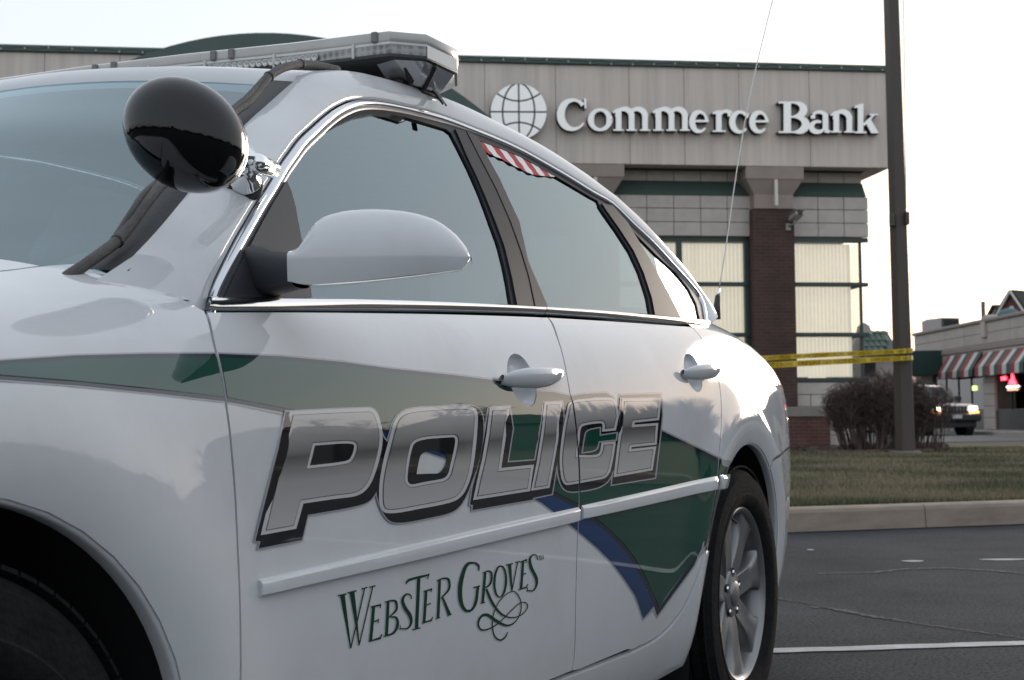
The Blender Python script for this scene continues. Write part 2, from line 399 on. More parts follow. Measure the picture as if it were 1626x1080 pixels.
# ---- upper fender, hood, deck: superellipse sections
def sp(s, a):
    wv = W0(s)*max(0, math.cos(a))**.5; zv = ZC+(ZT(s)-ZC)*math.sin(a)**.5
    return np.array([s, wv+flare(s, zv)*max(0, math.cos(a))**.5, zv])
def sect(s, q0, q1, n, drop=0.):
    a0, a1 = math.asin(min(1, q0)**2), math.asin(min(1, q1)**2)
    return [tuple(sp(s, a)) for a in np.linspace(a0, a1, n)]
def sect_patch(name, ss, q0, wtop, n, m, parent, mirror_parent):
    V = []; N = []; F = []
    for s in ss:
        a0, a1 = math.asin(q0**2), math.asin(min(1, qw(s, wtop))**2)
        for a in np.linspace(a0, a1, n):
            p_ = sp(s, a); da = sp(s, a+.004)-sp(s, a-.004); ds = sp(s+.004, a)-sp(s-.004, a); nn = np.cross(da, ds); nn = nn if nn[1]+nn[2] > 0 else -nn; nn /= np.linalg.norm(nn)
            V.append(L(p_)); N.append((nn[0], -nn[1], nn[2]))
    for i in range(len(ss)-1):
        for k in range(n-1): F.append((i*n+k, (i+1)*n+k, (i+1)*n+k+1, i*n+k+1))
    c = np.cross(np.subtract(V[F[0][1]], V[F[0][0]]), np.subtract(V[F[0][2]], V[F[0][0]]))
    if np.dot(c, N[0]) < 0: F = [f[::-1] for f in F]
    obj(name, V, F, m, parent, True, N)
    obj(name, [(x, -y, z) for x, y, z in V], [f[::-1] for f in F], m, mirror_parent, True, [(x, -y, z) for x, y, z in N])
def qw(s, w): return (1-min(1, (w/W0(s)))**4)**.25
sect_patch('upper_fender', np.linspace(-.62, A_sz[0][0]-.004, 30), .757, .70, 12, white, fender, CAR)
hood = []
for s in np.linspace(-.62, .36, 24):
    h1 = sect(s, qw(s, .695), 1., 12); sb = s
    h1 = [(sb-(.10*(1-(p_[1]/.695)**2) if s > .2 else 0)*((s-.2)/.16 if s > .2 else 0), p_[1], p_[2]) for p_ in h1]
    hood.append(h1+[(a, -b, c) for a, b, c in h1[-2::-1]])
strip('hood', hood, white)
# nose and tail close the shell
nose = []
for s in np.linspace(-1.0, -.622, 9):
    lo = [(s, Fs(s, z), z) for z in np.linspace(.26, topz(s, .7), 9)]; up = sect(s, .757, 1., 12)
    half = lo+up; nose.append(half+[(a, -b, c) for a, b, c in half[-2::-1]])
nose.insert(0, [(-1.03, p_[1]*.9, .26+(p_[2]-.26)*.93+.01) for p_ in nose[0]])
strip('front_bumper', nose, white)
pc = nose[0]; obj('nose_panel', [L(p_) for p_ in pc], [tuple(range(len(pc)))], white, CAR)
tail = []
for s in np.linspace(3.5, 3.95, 12):
    lo = [(s, Fs(s, z), z) for z in np.linspace(.728, topz(s), 4)]; up = sect(s, .765, qw(s, .62), 10)
    tail.append(lo+up)
strip('tail_panel', tail, white, CAR, mirror=True)
sect_patch('upper_quarter', np.linspace(C_sz[0][0]+.01, 3.5, 24), .757, .62, 12, white, quart, CAR)
deck = []
for s in np.linspace(3.02, 3.95, 14):
    h1 = sect(s, qw(s, .615), 1., 10); deck.append(h1+[(a, -b, c) for a, b, c in h1[-2::-1]])
strip('trunk_lid', deck, white)
e = [(3.955, p_[1], p_[2]) for p_ in tail[-1]+deck[-1][1:10]]; e = [(3.955, p_[1], .28) for p_ in e[:1]]+e
full = e+[(a, -b, c) for a, b, c in e[::-1]]
obj('rear_panel', [L(p_) for p_ in full], [tuple(range(len(full)))[::-1]], white, CAR)

# ---- roof sides, windshield, roof
Apx = [(325, 491), (334, 456), (352, 417), (371, 380), (389, 349), (408, 317), (427, 288), (443, 260), (458, 239), (474, 218), (494, 199.6), (513, 183), (531, 170), (550, 161), (568, 157), (592, 157.4), (620, 161.7), (648, 168), (676, 175.5), (704, 184), (743, 199), (791, 218.5), (828, 236), (865, 256.5), (902, 278), (939, 301), (970, 319), (1004, 352), (1035, 381), (1069, 418), (1091, 442), (1109, 464.5), (1120, 487), (1126, 519)]
Bpx = [(211, 407, .765), (241, 375.6, .742), (268.5, 344, .72), (300, 305, .69), (345, 250, .652), (387, 200, .62), (430, 161, .587), (457, 137, .568), (476, 121, .556), (494, 114, .553), (522, 111.5, .55), (559, 113.5, .548), (596, 121, .545), (639, 133, .54), (685, 148, .538), (730, 165, .538), (785, 191, .54), (837, 217.6, .545), (874, 239, .55), (911.5, 264.5, .557), (939, 285, .565), (980, 319.5, .585), (1018, 353, .615), (1058, 395.6, .655), (1091, 433, .69), (1116, 467, .725), (1135, 491.5, .755), (1140, 503, .80)]
A3 = [hitF(x, y, Gs) for x, y in Apx]; B3 = [hitw(*q) for q in Bpx]
def resamp(P, n):
    P = np.array(catmull(P, 8)); d = np.r_[0, np.cumsum(np.linalg.norm(np.diff(P, axis=0), axis=1))]
    return np.array([[np.interp(t, d, P[:, k]) for k in range(3)] for t in np.linspace(0, d[-1], n)])
segs = [((0, 13), (0, 8), 30), ((13, 26), (8, 21), 44), ((26, 33), (21, 27), 26)]
Ar = []; Br = []
for (a0, a1), (b0, b1), n in segs:
    x = resamp(A3[a0:a1+1], n); y = resamp(B3[b0:b1+1], n)
    if Ar: x, y = x[1:], y[1:]
    Ar += list(x); Br += list(y)
ncorner = 29; nrear = 72
Ar = [Ar[0]+np.array([-.03, .0, -.05])]+Ar; Br = [hitw(150, 447, .775)]+Br; ncorner += 1; nrear += 1
rows = []
for a, b in zip(Ar, Br):
    d = b-a; nn = np.array([-.25, .75, .62]); nn = nn-d*(nn@d)/(d@d); nn /= np.linalg.norm(nn)
    bl = .16*np.linalg.norm(d)
    rows.append([a+d*t+nn*bl*4*t*(1-t)*.55 for t in np.linspace(0, 1, 9)])
rin = [[r_[0]+np.array([0, -.022, -.004])]+list(r_) for r_ in rows]
strip('roof_rail', rin, white, CAR, mirror=True, flip=False)
RAIL = rows
roof = []
for i in range(ncorner, nrear+1):
    b = Br[i]; f_ = (i-ncorner)/(nrear-ncorner)
    u_ = min(1., f_/.08); u_ = u_*u_*(3-2*u_); bow = -.10*(1-f_)**1.5+.06*f_**3; dz = .040-.034*u_+.020*max(0., min(1., (f_-.15)/.25))
    h1 = []
    for k in np.linspace(1, 0, 12):
        h1.append((b[0]+bow*(1-k*k), b[1]*k, b[2]+dz*(1-k**2.3)))
    roof.append(h1+[(a, -c, d) for a, c, d in h1[-2::-1]])
fr = [(p_[0]-.030, p_[1]*1.0, p_[2]-.026) for p_ in roof[0]]
fr2 = [(p_[0]-.034, p_[1], p_[2]-.046) for p_ in roof[0]]
strip('roof', [fr2, fr]+roof, white, flip=True)
strip('headliner', [[(a, c*.98, d-.035) for a, c, d in r_] for r_ in roof[::6]], cabin)
wr = []
base = Br[1]-(Br[5]-Br[1])*.55
for b, f_ in [(base, -.05)]+[(Br[i], i/ncorner) for i in range(1, ncorner+1)]:
    bs = .17-.075*f_; bz = .020+.019*max(0, f_); h1 = []
    for k in np.linspace(1, 0, 14):
        h1.append((b[0]-bs*(1-k**2)-.002, (b[1]-.004)*k, b[2]+bz*(1-k**2)-.012))
    wr.append(h1+[(a, -c, d) for a, c, d in h1[-2::-1]])
WS = wr
strip('windshield', wr, glass('windshield_glass', (.40, .51, .56), 2.3, 0., (.80, .95, 1.)), flip=True)
blk = []
for r_ in [[tuple((np.array(a)+np.array(b))/2) for a, b in zip(wr[0], wr[1])]]+wr[1:]:
    e0 = np.array(r_[0]); e1 = np.array(r_[1]); u_ = (e1-e0)/np.linalg.norm(e1-e0)
    blk.append([e0+np.array([-.003, .0, .005])+u_*t for t in (-.012, .018, .040)])
strip('windshield_trim', blk, rubber, CAR, mirror=True, flip=True)
# rear window
rw = []
for i in range(nrear, len(Br)-3, 2):
    b = Br[i]; h1 = [(b[0]+.09*(1-k*k), (b[1]-.01)*k, b[2]-.006+.03*(1-k*k)) for k in np.linspace(1, 0, 8)]
    rw.append(h1+[(a, -c, d) for a, c, d in h1[-2::-1]])
strip('rear_windshield', rw, carglass, flip=True)

# ---- side windows, pillar trim, bright mouldings (all on the greenhouse surface)
frame_px = Apx
fg = [(455, 285), (480, 252), (509, 217), (541, 197.5), (568, 185.5), (596, 180.5), (625, 182), (648, 186), (685, 197), (711, 205), (719, 211), (735.5, 243), (754, 280), (769, 317), (782, 352), (796, 390), (807, 435), (816, 487), (640, 482), (500, 477), (365, 474), (385, 432), (420, 350)]
rg = [(763, 223), (791, 233), (828, 248), (865, 268.5), (902, 290), (939, 312), (951, 318.5), (958, 333), (980, 364), (1002, 398), (1018, 433), (1031, 473), (1036, 501), (960, 496), (875, 491), (856, 450), (840, 415), (826, 349), (809.6, 315), (795, 285), (778, 254)]
qg = [(993, 352), (1013, 373), (1046.7, 406.7), (1075.6, 433), (1095.6, 458), (1108, 482), (1114, 509), (1084, 507), (1064, 469), (1040, 424), (1013, 378)]
def ring(P, n=3): return [tuple(q) for q in P]
lowers = [(1126, 522), (1035, 506), (863, 495), (626, 485), (420, 480), (325, 478)]
dlo = pxs(inset(Apx[0:1]+Apx[1:]+lowers, 3), Gs)
FGs, RGs, QGs = pxs(fg, Gs), pxs(rg, Gs), pxs(qg, Gs)
panel('window_surround', dlo, Gs, trimblk, off=-.004, holes=[FGs, RGs, QGs], gap=0, grid=.06, flange=.012, mirror=True)
panel('front_window', inset(FGs, -.006), Gs, carglass, off=-.009, gap=0, grid=.05, flange=0, mirror=True)
panel('rear_window', inset(RGs, -.006), Gs, carglass, off=-.009, gap=0, grid=.05, flange=0, mirror=True)
panel('quarter_window', inset(QGs, -.004), Gs, carglass, off=-.009, gap=0, grid=.05, flange=0, mirror=True)
# bright strip inside the frame line
def bright(name, px, wid, m, h0=.0, h1=.006, parent=CAR):
    P = [hitF(x, y, Gs) for x, y in px]; P = np.array(catmull(P, 3)); n = len(P); rows = []
    cen = np.array([1.7, .73, 1.18])
    for i in range(n):
        d = P[min(i+1, n-1)]-P[max(i-1, 0)]; s_, z_ = P[i][0], P[i][2]; nn = Nrm(Gs, s_, z_); nn = np.array([nn[0], -nn[1], nn[2]])
        c = np.cross(nn, d); c /= np.linalg.norm(c)
        if c@(cen-P[i]) < 0: c = -c
        wd = np.interp(i/(n-1), *wid); st = .003
        rows.append([P[i]+c*(st+wd*k)+nn*hh for k, hh in ((0, h0-.008), (0, h0), (.15, h1*.8), (.4, h1), (.65, h1), (.9, h1*.7), (1, h0), (1, h0-.008))])
    return strip(name, rows, m, parent, mirror=True, flip=True)
bright('bright_frame', Apx, ([0, .25, .42, .6, .8, 1], [.016, .0155, .012, .012, .0125, .016]), mat('frame_chrome', (.62, .64, .68), .12, .85), -.003, .004)
bright('grey_seal', [(q[0], q[1]) for q in Apx[1:]], ([0, .25, .42, .55, .6, 1], [.024, .024, .022, .0205, .013, .013]), mat('grey_seal_rubber', (.10, .10, .11), .3), -.007, -.001)
# pillar appliques
bp = pxs([(722, 204), (738, 207), (760, 250), (786, 300), (808, 350), (826, 400), (838, 440), (848, 488), (821, 487), (812, 440), (800, 390), (786, 352), (772, 317), (757, 282), (740, 246)], Gs)
panel('pillar_trim', bp, Gs, trimblk, off=.001, gap=.001, grid=.06, flange=.004, mirror=True)
bp = pxs([(739, 207), (757, 216), (775, 252), (793, 285), (808, 318), (824, 352), (838, 415), (870, 489), (849, 488), (839, 440), (827, 400), (809, 350), (787, 300), (761, 250)], Gs)
panel('pillar_trim', bp, Gs, mat('brown_black_trim', (.050, .046, .049), .5, spec=.10), off=.002, gap=.001, grid=.06, flange=.004, mirror=True)
bp = pxs([(954, 322), (972, 326), (996, 353), (1013, 382), (1040, 427), (1064, 472), (1081, 505), (1039, 500), (1034, 473), (1021, 433), (1005, 398), (983, 364), (961, 333)], Gs)
panel('pillar_trim', bp, Gs, trimblk, off=.002, gap=.001, grid=.06, flange=.004, mirror=True)
# mirror sail
sailp = pxs([(352, 474), (372, 432), (392, 394), (412, 356), (430, 324), (452, 287), (460, 305), (466, 328), (473, 366), (479, 395), (488, 440), (492, 474)], Gs)
panel('mirror_sail', sailp, Gs, sailblk, off=.004, gap=0, grid=.05, flange=.012, mirror=True)
# belt moulding
bt = [(328, 473), (420, 473.5), (513, 474.6), (626, 477.6), (740, 482), (863, 488.5), (980, 496), (1089, 506), (1121, 509)]
bb = [(328, 491.5), (420, 491.5), (513, 492), (626, 493.5), (740, 496), (863, 500.5), (980, 507.5), (1092, 516), (1126, 518)]
T3 = [hitF(x, y, Gs) for x, y in bt]; U3 = [hitF(x, y, Fs) for x, y in bb]
T3 = catmull(T3, 5); U3 = catmull(U3, 5)
for i0, i1 in ((0, 25), (25, 35), (35, 40)):
    rows = []
    for i in range(i0, i1+1):
        a, b = T3[i].copy(), U3[i].copy()
        if i == i0: a[0] += .0015; b[0] += .0015
        if i == i1: a[0] -= .0015; b[0] -= .0015
        d = b-a; o_ = np.array([0, .9, .42]); rows.append([a+o_*-.012, a+o_*.001]+[a+d*t+o_*h_ for t, h_ in ((.05, .006), (.3, .0085), (.5, .0085), (.62, .007), (.85, .0045), (1, .001))]+[b+o_*-.012])
    strip('belt_moulding', rows, chrome, CAR, mirror=True, flip=True)

# ---- inner dark panels behind the gaps, wheel wells, floor
rows = [[(s, Fs(s, z)-.03, z) for z in np.linspace(.24, zbelt(s)-.005, 12)] for s in np.linspace(.44, 2.34, 16)]
strip('inner_panel', rows, inner, CAR, mirror=True)
rows = [[(s, Fs(s, z)-.03, z) for z in np.linspace(.80, zbelt(s)-.005, 6)] for s in np.linspace(2.34, 2.78, 8)]
strip('inner_panel', rows, inner, CAR, mirror=True)
for c in (0., 2.815):
    rows = []
    for q in np.linspace(-25, 205, 30):
        rr = RA+.012; ss, zz = c+rr*math.cos(R(q)), .345+rr*math.sin(R(q))
        rows.append([(ss, .52, zz), (ss, .70, zz), (ss, Fs(min(max(ss, -.6), 3.6), max(zz, .3))-.012, zz)])
    strip('wheel_well', rows, inner, CAR, mirror=True)
    obj('wheel_well', [L((c+.42*math.cos(t), .53, .345+.42*math.sin(t))) for t in np.linspace(0, 2*math.pi, 24, endpoint=False)], [tuple(range(24))], inner, CAR)
    # rolled lip of the arch
    for dm in (1,):
        rows = []
        cc = 0. if c == 0. else 2.815
        for q in np.linspace(-14, 190, 50):
            pr = []
            for dr, dw in ((.0030, -.0018), (-.002, -.0020), (-.005, -.007), (-.005, -.022)):
                ss, zz = cc+(RA+dr+.001)*math.cos(R(q)), .345+(RA+dr+.001)*math.sin(R(q)); s2 = cc+RA*math.cos(R(q)); z2 = .345+RA*math.sin(R(q))
                pr.append((ss, Fs(s2, z2)+dw, zz))
            rows.append(pr)
        strip('arch_lip', rows, white, CAR, mirror=True, flip=False)
MB().box(-.9, 3.7, -.54, .54, .2, .34).build('underbody', inner, CAR)
MB().box(.42, 2.38, -.84, .84, .215, .33).build('underbody', inner, CAR)
# firewall, dash, seats, wheel
MB().bev(.18, .62, -.66, .66, .70, .965, .06).build('dashboard', cabin, CAR)
MB().bev(2.55, 3.0, -.62, .62, .70, 1.07, .05).build('parcel_shelf', cabin, CAR)
for y in (-.36, .36):
    for s0, kk in ((1.38, 1), (2.32, 0)):
        M = Matrix.Translation((s0, y, 0)) @ Matrix.Rotation(R(16), 4, 'Y')
        MB().bev(-.06, .07, -.24, .24, .35, 1.02, .05, M).bev(-.04, .05, -.13, .13, 1.06, 1.24, .035, M).build('seat', cabin, CAR)
MB().tube([(.80+.10*math.cos(t)*.35, -.36+.19*math.sin(t), .93+.19*math.cos(t)) for t in np.linspace(0, 2*math.pi, 24)], .016, 8).build('steering_wheel', cabin, CAR)
# ---- rub mouldings
def rub(top, bot, s0_px, parent, n=24):
    T = catmull([hitF(x, y, Fs) for x, y in top], 8); U = catmull([hitF(x, y, Fs) for x, y in bot], 8); rows = []
    m_ = len(T)
    for i in range(m_):
        a, b = T[i], U[i]; e = .55 if i in (0, m_-1) else .9 if i in (1, m_-2) else 1.
        pr = []
        for t, h_ in ((0, -.004), (0, .003), (.05, .0065), (.20, .0115), (.23, .0118), (.60, .0118), (.86, .0112), (.90, .0104), (.98, .005), (1, .001), (1, -.004)):
            p_ = a+(b-a)*t; pr.append((p_[0], Fs(p_[0], p_[2])+h_*e, p_[2]))
        rows.append(pr)
    o = strip('rub_moulding', rows, white, parent, sharp=22)
    for r_, fl in ((rows[0], 0), (rows[-1], 1)):
        v_ = [L(p_) for p_ in r_]; obj('moulding_end', v_, [tuple(range(len(v_)))[::-1] if fl else tuple(range(len(v_)))], white, parent)
    return o
rub([(410, 921), (540, 891), (668, 861), (800, 831), (917, 805.5)], [(411, 948), (540, 918), (668, 889), (800, 857), (917, 829)], 0, front_door)
rub([(922, 803), (1000, 786), (1080, 768), (1136.5, 756)], [(922, 826), (1000, 809), (1080, 791), (1136.5, 779)], 0, rear_door)
rub([(1142, 755), (1150, 754), (1158, 753)], [(1141, 779), (1146, 778.5), (1149, 776)], 0, quart)

# ---- door handles
def handle(px, parent, r_out, r_z, bow):
    P = [hitF(x, y, Fs) for x, y in px]; P = np.array(catmull(P, 6)); n = len(P); rows = []
    for i in range(n):
        t = i/(n-1); e = math.sin(math.pi*min(max(t, .02), .98))**.32; w_ = Fs(P[i][0], P[i][2])
        cw = w_+.004+bow*math.sin(math.pi*t)**.6; sz = np.interp(t, [0, .2, .8, 1], [1.05, 1.0, .86, .8])
        rows.append([(P[i][0], cw+r_out*e*math.cos(a)+.004*math.sin(a), P[i][2]+r_z*sz*e*math.sin(a)) for a in np.linspace(0, 2*math.pi, 16, endpoint=False)])
    return strip('door_handle', rows, white, parent, closed=True, flip=True)
handle([(792, 603), (815, 601), (840, 600), (862, 598), (886, 596)], front_door, .0125, .0205, .022)
handle([(1080, 593), (1094, 592), (1108, 590.5), (1122, 590), (1136, 589)], rear_door, .0125, .021, .022)

# ---- printed livery
DEC = {'fender': (FEi, fender), 'fd': (FDi, front_door), 'rd': (RDi, rear_door), 'qp': (QPi, quart)}
def decal(name, px, layer, m, panels, holes=(), grid=.03, label=None, many=False):
    """print regions given in photograph pixels onto the body side; many: px is a list of polygons (their union)"""
    P = [pxs(q) for q in (px if many else [px])]; H = [pxs(q) for q in holes]; k = len(P)
    for key in panels:
        pol, par = DEC[key]
        pk = POCK[0] if key == 'fd' else POCK[1] if key == 'rd' else None
        L_ = P+H+[inset(pol, .0012)]+([pk] if pk else [])
        def pred(ids):
            return any(i in ids for i in range(k)) and not any(i in ids for i in range(k, k+len(H))) and k+len(H) in ids and not (pk and k+len(H)+1 in ids)
        v2, f = cdt(L_, pred, grid=grid)
        if not f: continue
        V = []; N = []
        for s, z in v2:
            n_ = Nrm(Fs, s, z); V.append(np.array((s, -Fs(s, z), z))+n_*(.0005+.00035*layer)); N.append(n_)
        F = []
        for a, b, c in f:
            nn = np.cross(V[b]-V[a], V[c]-V[a]); F.append((a, b, c) if nn[1] < 0 else (a, c, b))
        o = obj(name, V, F, m, par, True, N)
        if label: o['label'] = label
def vinyl(name, c, **k): return mat(name, c, .6, 0, 1., spec=0., **k)
v_green = vinyl('green_vinyl', (.009, .058, .039)); v_blue = vinyl('blue_vinyl', (.010, .042, .125)); v_slate = vinyl('dark_slate_vinyl', (.018, .022, .032))
v_pale = vinyl('pale_grey_vinyl', (.33, .33, .36)); v_black = vinyl('black_vinyl', (.012, .012, .014)); v_silver = vinyl('light_silver_vinyl', (.50, .50, .51)); v_pin = vinyl('pinstripe_vinyl', (.09, .085, .09))
for q in (v_green, v_blue, v_slate, v_pale, v_black, v_silver, v_pin): q.node_tree.nodes['Principled BSDF'].inputs['Coat Roughness'].default_value = .02; q.node_tree.nodes['Principled BSDF'].inputs['Coat IOR'].default_value = 1.75
U_ = [(-90, 580), (0, 573), (118, 565), (237, 562), (340, 562), (444, 566), (542, 575), (615, 585), (722, 596), (792, 605), (858, 622), (880, 623), (907, 629), (925, 626), (962, 624), (973, 631), (981, 647), (984, 627.5), (1049, 625.5), (1050, 661), (1046, 682), (1100, 708), (1139, 727), (1164, 739)]
Rr = [(1160, 757), (1148, 781), (1138, 823), (1130, 851), (1121, 865), (1100, 900), (1043, 978)]
In = [(1038, 962), (1019, 919), (1004, 893), (987, 870), (966, 848), (944, 830), (912, 805), (874, 785), (800, 752), (710, 716), (600, 684), (520, 668), (452, 655)]
Lo = [(355, 637), (237, 623.6), (118, 612), (0, 603), (-90, 594)]
MAIN = U_+Rr+In+Lo
OUT = [(1021, 982), (1008.5, 946), (987, 913.5), (970, 892), (949, 870.6), (906, 834), (858, 797), (800, 770), (705, 727), (600, 692), (520, 674), (452, 657)]
BLUE = In[:-1]+OUT[::-1][1:]
BLUE = [(1038, 962)]+In[1:-1]+[(452, 656)]+OUT[::-1][1:]
allp = ['fender', 'fd', 'rd', 'qp']
WHOLE = U_+Rr+[(1038, 966)]+OUT+Lo
decal('swoosh_outline', inset(WHOLE, -2.6), 0, v_pale, allp)
decal('swoosh_border', MAIN, 1, v_slate, allp)
decal('blue_stripe', BLUE, 2, v_blue, ['fd', 'rd'])
GREEN = inset(MAIN, 6.5)
decal('green_swoosh', GREEN, 3, v_green, allp)
# silver faces: printed chrome shading that runs from light through dark to light, top to bottom of the letters
def silver_face():
    m = bpy.data.materials.new('chrome_print'); m.use_nodes = True; t = m.node_tree; b = t.nodes['Principled BSDF']; MATS['chrome_print'] = m
    p0, p1 = hitF(411, 849, Fs), hitF(972, 757, Fs); q0, q1 = hitF(457, 654, Fs), hitF(1048, 633, Fs)
    tc = t.nodes.new('ShaderNodeTexCoord'); sx = t.nodes.new('ShaderNodeSeparateXYZ'); t.links.new(tc.outputs['Object'], sx.inputs[0])
    def line(a, c):
        k = (c[2]-a[2])/(c[0]-a[0]); n = t.nodes.new('ShaderNodeMath'); n.operation = 'MULTIPLY_ADD'; n.inputs[1].default_value = k; n.inputs[2].default_value = a[2]-k*a[0]
        t.links.new(sx.outputs['X'], n.inputs[0]); return n
    lo, hi = line(p0, p1), line(q0, q1)
    a = t.nodes.new('ShaderNodeMath'); a.operation = 'SUBTRACT'; t.links.new(sx.outputs['Z'], a.inputs[0]); t.links.new(lo.outputs[0], a.inputs[1])
    c = t.nodes.new('ShaderNodeMath'); c.operation = 'SUBTRACT'; t.links.new(hi.outputs[0], c.inputs[0]); t.links.new(lo.outputs[0], c.inputs[1])
    d = t.nodes.new('ShaderNodeMath'); d.operation = 'DIVIDE'; t.links.new(a.outputs[0], d.inputs[0]); t.links.new(c.outputs[0], d.inputs[1])
    r = t.nodes.new('ShaderNodeValToRGB'); t.links.new(d.outputs[0], r.inputs['Fac']); e = r.color_ramp
    e.elements[0].position = 0; e.elements[0].color = (.42, .41, .41, 1); e.elements[1].position = 1; e.elements[1].color = (.46, .46, .47, 1)
    for ps, v in ((.40, .32), (.55, .16), (.61, .11), (.66, .19), (.85, .36)):
        k = e.elements.new(ps); k.color = (v, v*.965, v*.96, 1)
    t.links.new(r.outputs[0], b.inputs['Base Color']); b.inputs['Roughness'].default_value = .35; b.inputs['Metallic'].default_value = .0; b.inputs['Coat Weight'].default_value = 1; b.inputs['Coat IOR'].default_value = 1.7; b.inputs['Coat Roughness'].default_value = .02; b.inputs['Specular IOR Level'].default_value = 0.
    return m
v_face = silver_face()
def ZZ(ox, oy, k): return lambda P: [(ox+q[0]/k, oy+q[1]/k, *q[2:]) for q in P]
zP, zO, zC = ZZ(380, 620, 4.153), ZZ(580, 620, 4.91), ZZ(840, 600, 4.91)
LET = {
 'P': dict(out=zP([(322, 140, 1), (800, 117), (895, 118), (948, 300), (905, 500), (850, 640), (770, 700), (640, 712), (412, 746, 1), (365, 912, 1), (130, 955, 1)]),
           hole=[zP([(488, 364, 1), (735, 345), (752, 372), (725, 450), (690, 470), (455, 496, 1)])],
           blk=zP([(300, 142, 1), (97, 993, 1), (132, 995, 1), (118, 1042, 1), (405, 985, 1), (443, 820, 1), (790, 762), (870, 720), (912, 630), (935, 500), (972, 345, 1), (930, 300), (900, 120), (800, 117)]), panels=['fd']),
 'O': dict(out=zO([(480, 128), (740, 118), (870, 130), (866, 300), (840, 560), (800, 730), (730, 850), (600, 890), (400, 925), (215, 962), (100, 950), (92, 760), (120, 580), (175, 370), (235, 160)]),
           hole=[zO([(375, 385), (660, 365), (695, 368), (682, 460), (655, 570), (630, 680), (540, 700), (440, 715), (315, 745), (320, 620), (345, 480)])],
           bhole=[zO([(425, 480), (545, 466), (600, 488), (636, 515), (615, 590), (570, 650), (500, 648), (390, 653, 1), (402, 580)])],
           blk=zO([(480, 128), (740, 118), (900, 130), (920, 330), (880, 560), (830, 690), (770, 850), (690, 950), (500, 992), (230, 1045), (140, 990), (70, 800), (85, 650), (175, 370), (235, 160)]), panels=['fd']),
 'L': dict(out=zO([(960, 135, 1), (1118, 128, 1), (1078, 420, 1), (1050, 605, 1), (1305, 578, 1), (1275, 785, 1), (830, 855, 1), (862, 700, 1), (902, 530, 1), (936, 330, 1)]), hole=[],
           blk=zO([(925, 330, 1), (880, 560, 1), (830, 750, 1), (808, 890, 1), (832, 892, 1), (828, 932, 1), (1300, 850, 1), (1325, 545, 1), (1100, 562, 1), (1142, 298, 1), (1118, 128, 1), (955, 138, 1)]), panels=['fd']),
 'I': dict(out=zC([(110, 192, 1), (250, 188, 1), (216, 500, 1), (150, 858, 1), (5, 880, 1), (52, 650, 1), (90, 400, 1)]), hole=[],
           blk=zC([(95, 330, 1), (40, 650, 1), (-10, 900, 1), (-20, 945, 1), (170, 905, 1), (215, 640, 1), (262, 320, 1), (250, 188, 1), (108, 196, 1)]), panels=['fd']),
 'C': dict(out=zC([(300, 180), (430, 164), (600, 152), (672, 165), (692, 300, 1), (668, 410, 1), (560, 421, 1), (566, 362), (550, 352), (430, 368), (392, 385), (385, 480), (372, 602, 1), (500, 604), (545, 590), (555, 505, 1), (668, 495, 1), (650, 620), (615, 780), (500, 800), (330, 832), (250, 840), (225, 660), (238, 520), (258, 380), (285, 250)]), hole=[],
           blk=zC([(268, 310, 1), (240, 470), (205, 660), (235, 830), (290, 892), (420, 880), (560, 850), (640, 770), (672, 620), (690, 490, 1), (545, 505, 1), (530, 575), (400, 592, 1), (420, 450), (440, 400), (555, 380, 1), (555, 440, 1), (690, 420, 1), (700, 300, 1), (640, 160), (430, 164)]), panels=['fd', 'rd']),
 'E': dict(out=zC([(715, 165, 1), (1025, 160, 1), (1006, 330, 1), (815, 350, 1), (812, 366, 1), (1000, 352, 1), (986, 520, 1), (792, 540, 1), (788, 556, 1), (984, 534, 1), (955, 720, 1), (650, 775, 1), (684, 500, 1)]), hole=[],
           blk=zC([(700, 330, 1), (670, 560, 1), (640, 832, 1), (975, 778, 1), (1020, 400, 1), (1030, 290, 1), (1025, 160, 1), (713, 170, 1)]), panels=['rd']),
}
for ch, d in LET.items():
    o_ = rounded(d['out']); hs_ = [rounded(h) for h in d['hole']]; bh = [rounded(h) for h in d.get('bhole', [])]
    pw = 5.6 if ch in 'PO' else 4.6 if ch == 'L' else 3.8
    decal('letter_shadow_outline', inset(rounded(d['blk']), -2.2), 4, v_pale, d['panels'], bh)
    decal('letter_shadow', rounded(d['blk']), 5, v_black, d['panels'], bh)
    decal('letter_border', o_, 6, v_silver, d['panels'], hs_)
    decal('letter_pinstripe', inset(o_, pw), 7, v_pin, d['panels'], [inset(h, -pw*.75) for h in hs_])
    decal('letter_face', inset(o_, pw+1.1), 8, v_face, d['panels'], [inset(h, -pw*.75-1.) for h in hs_])
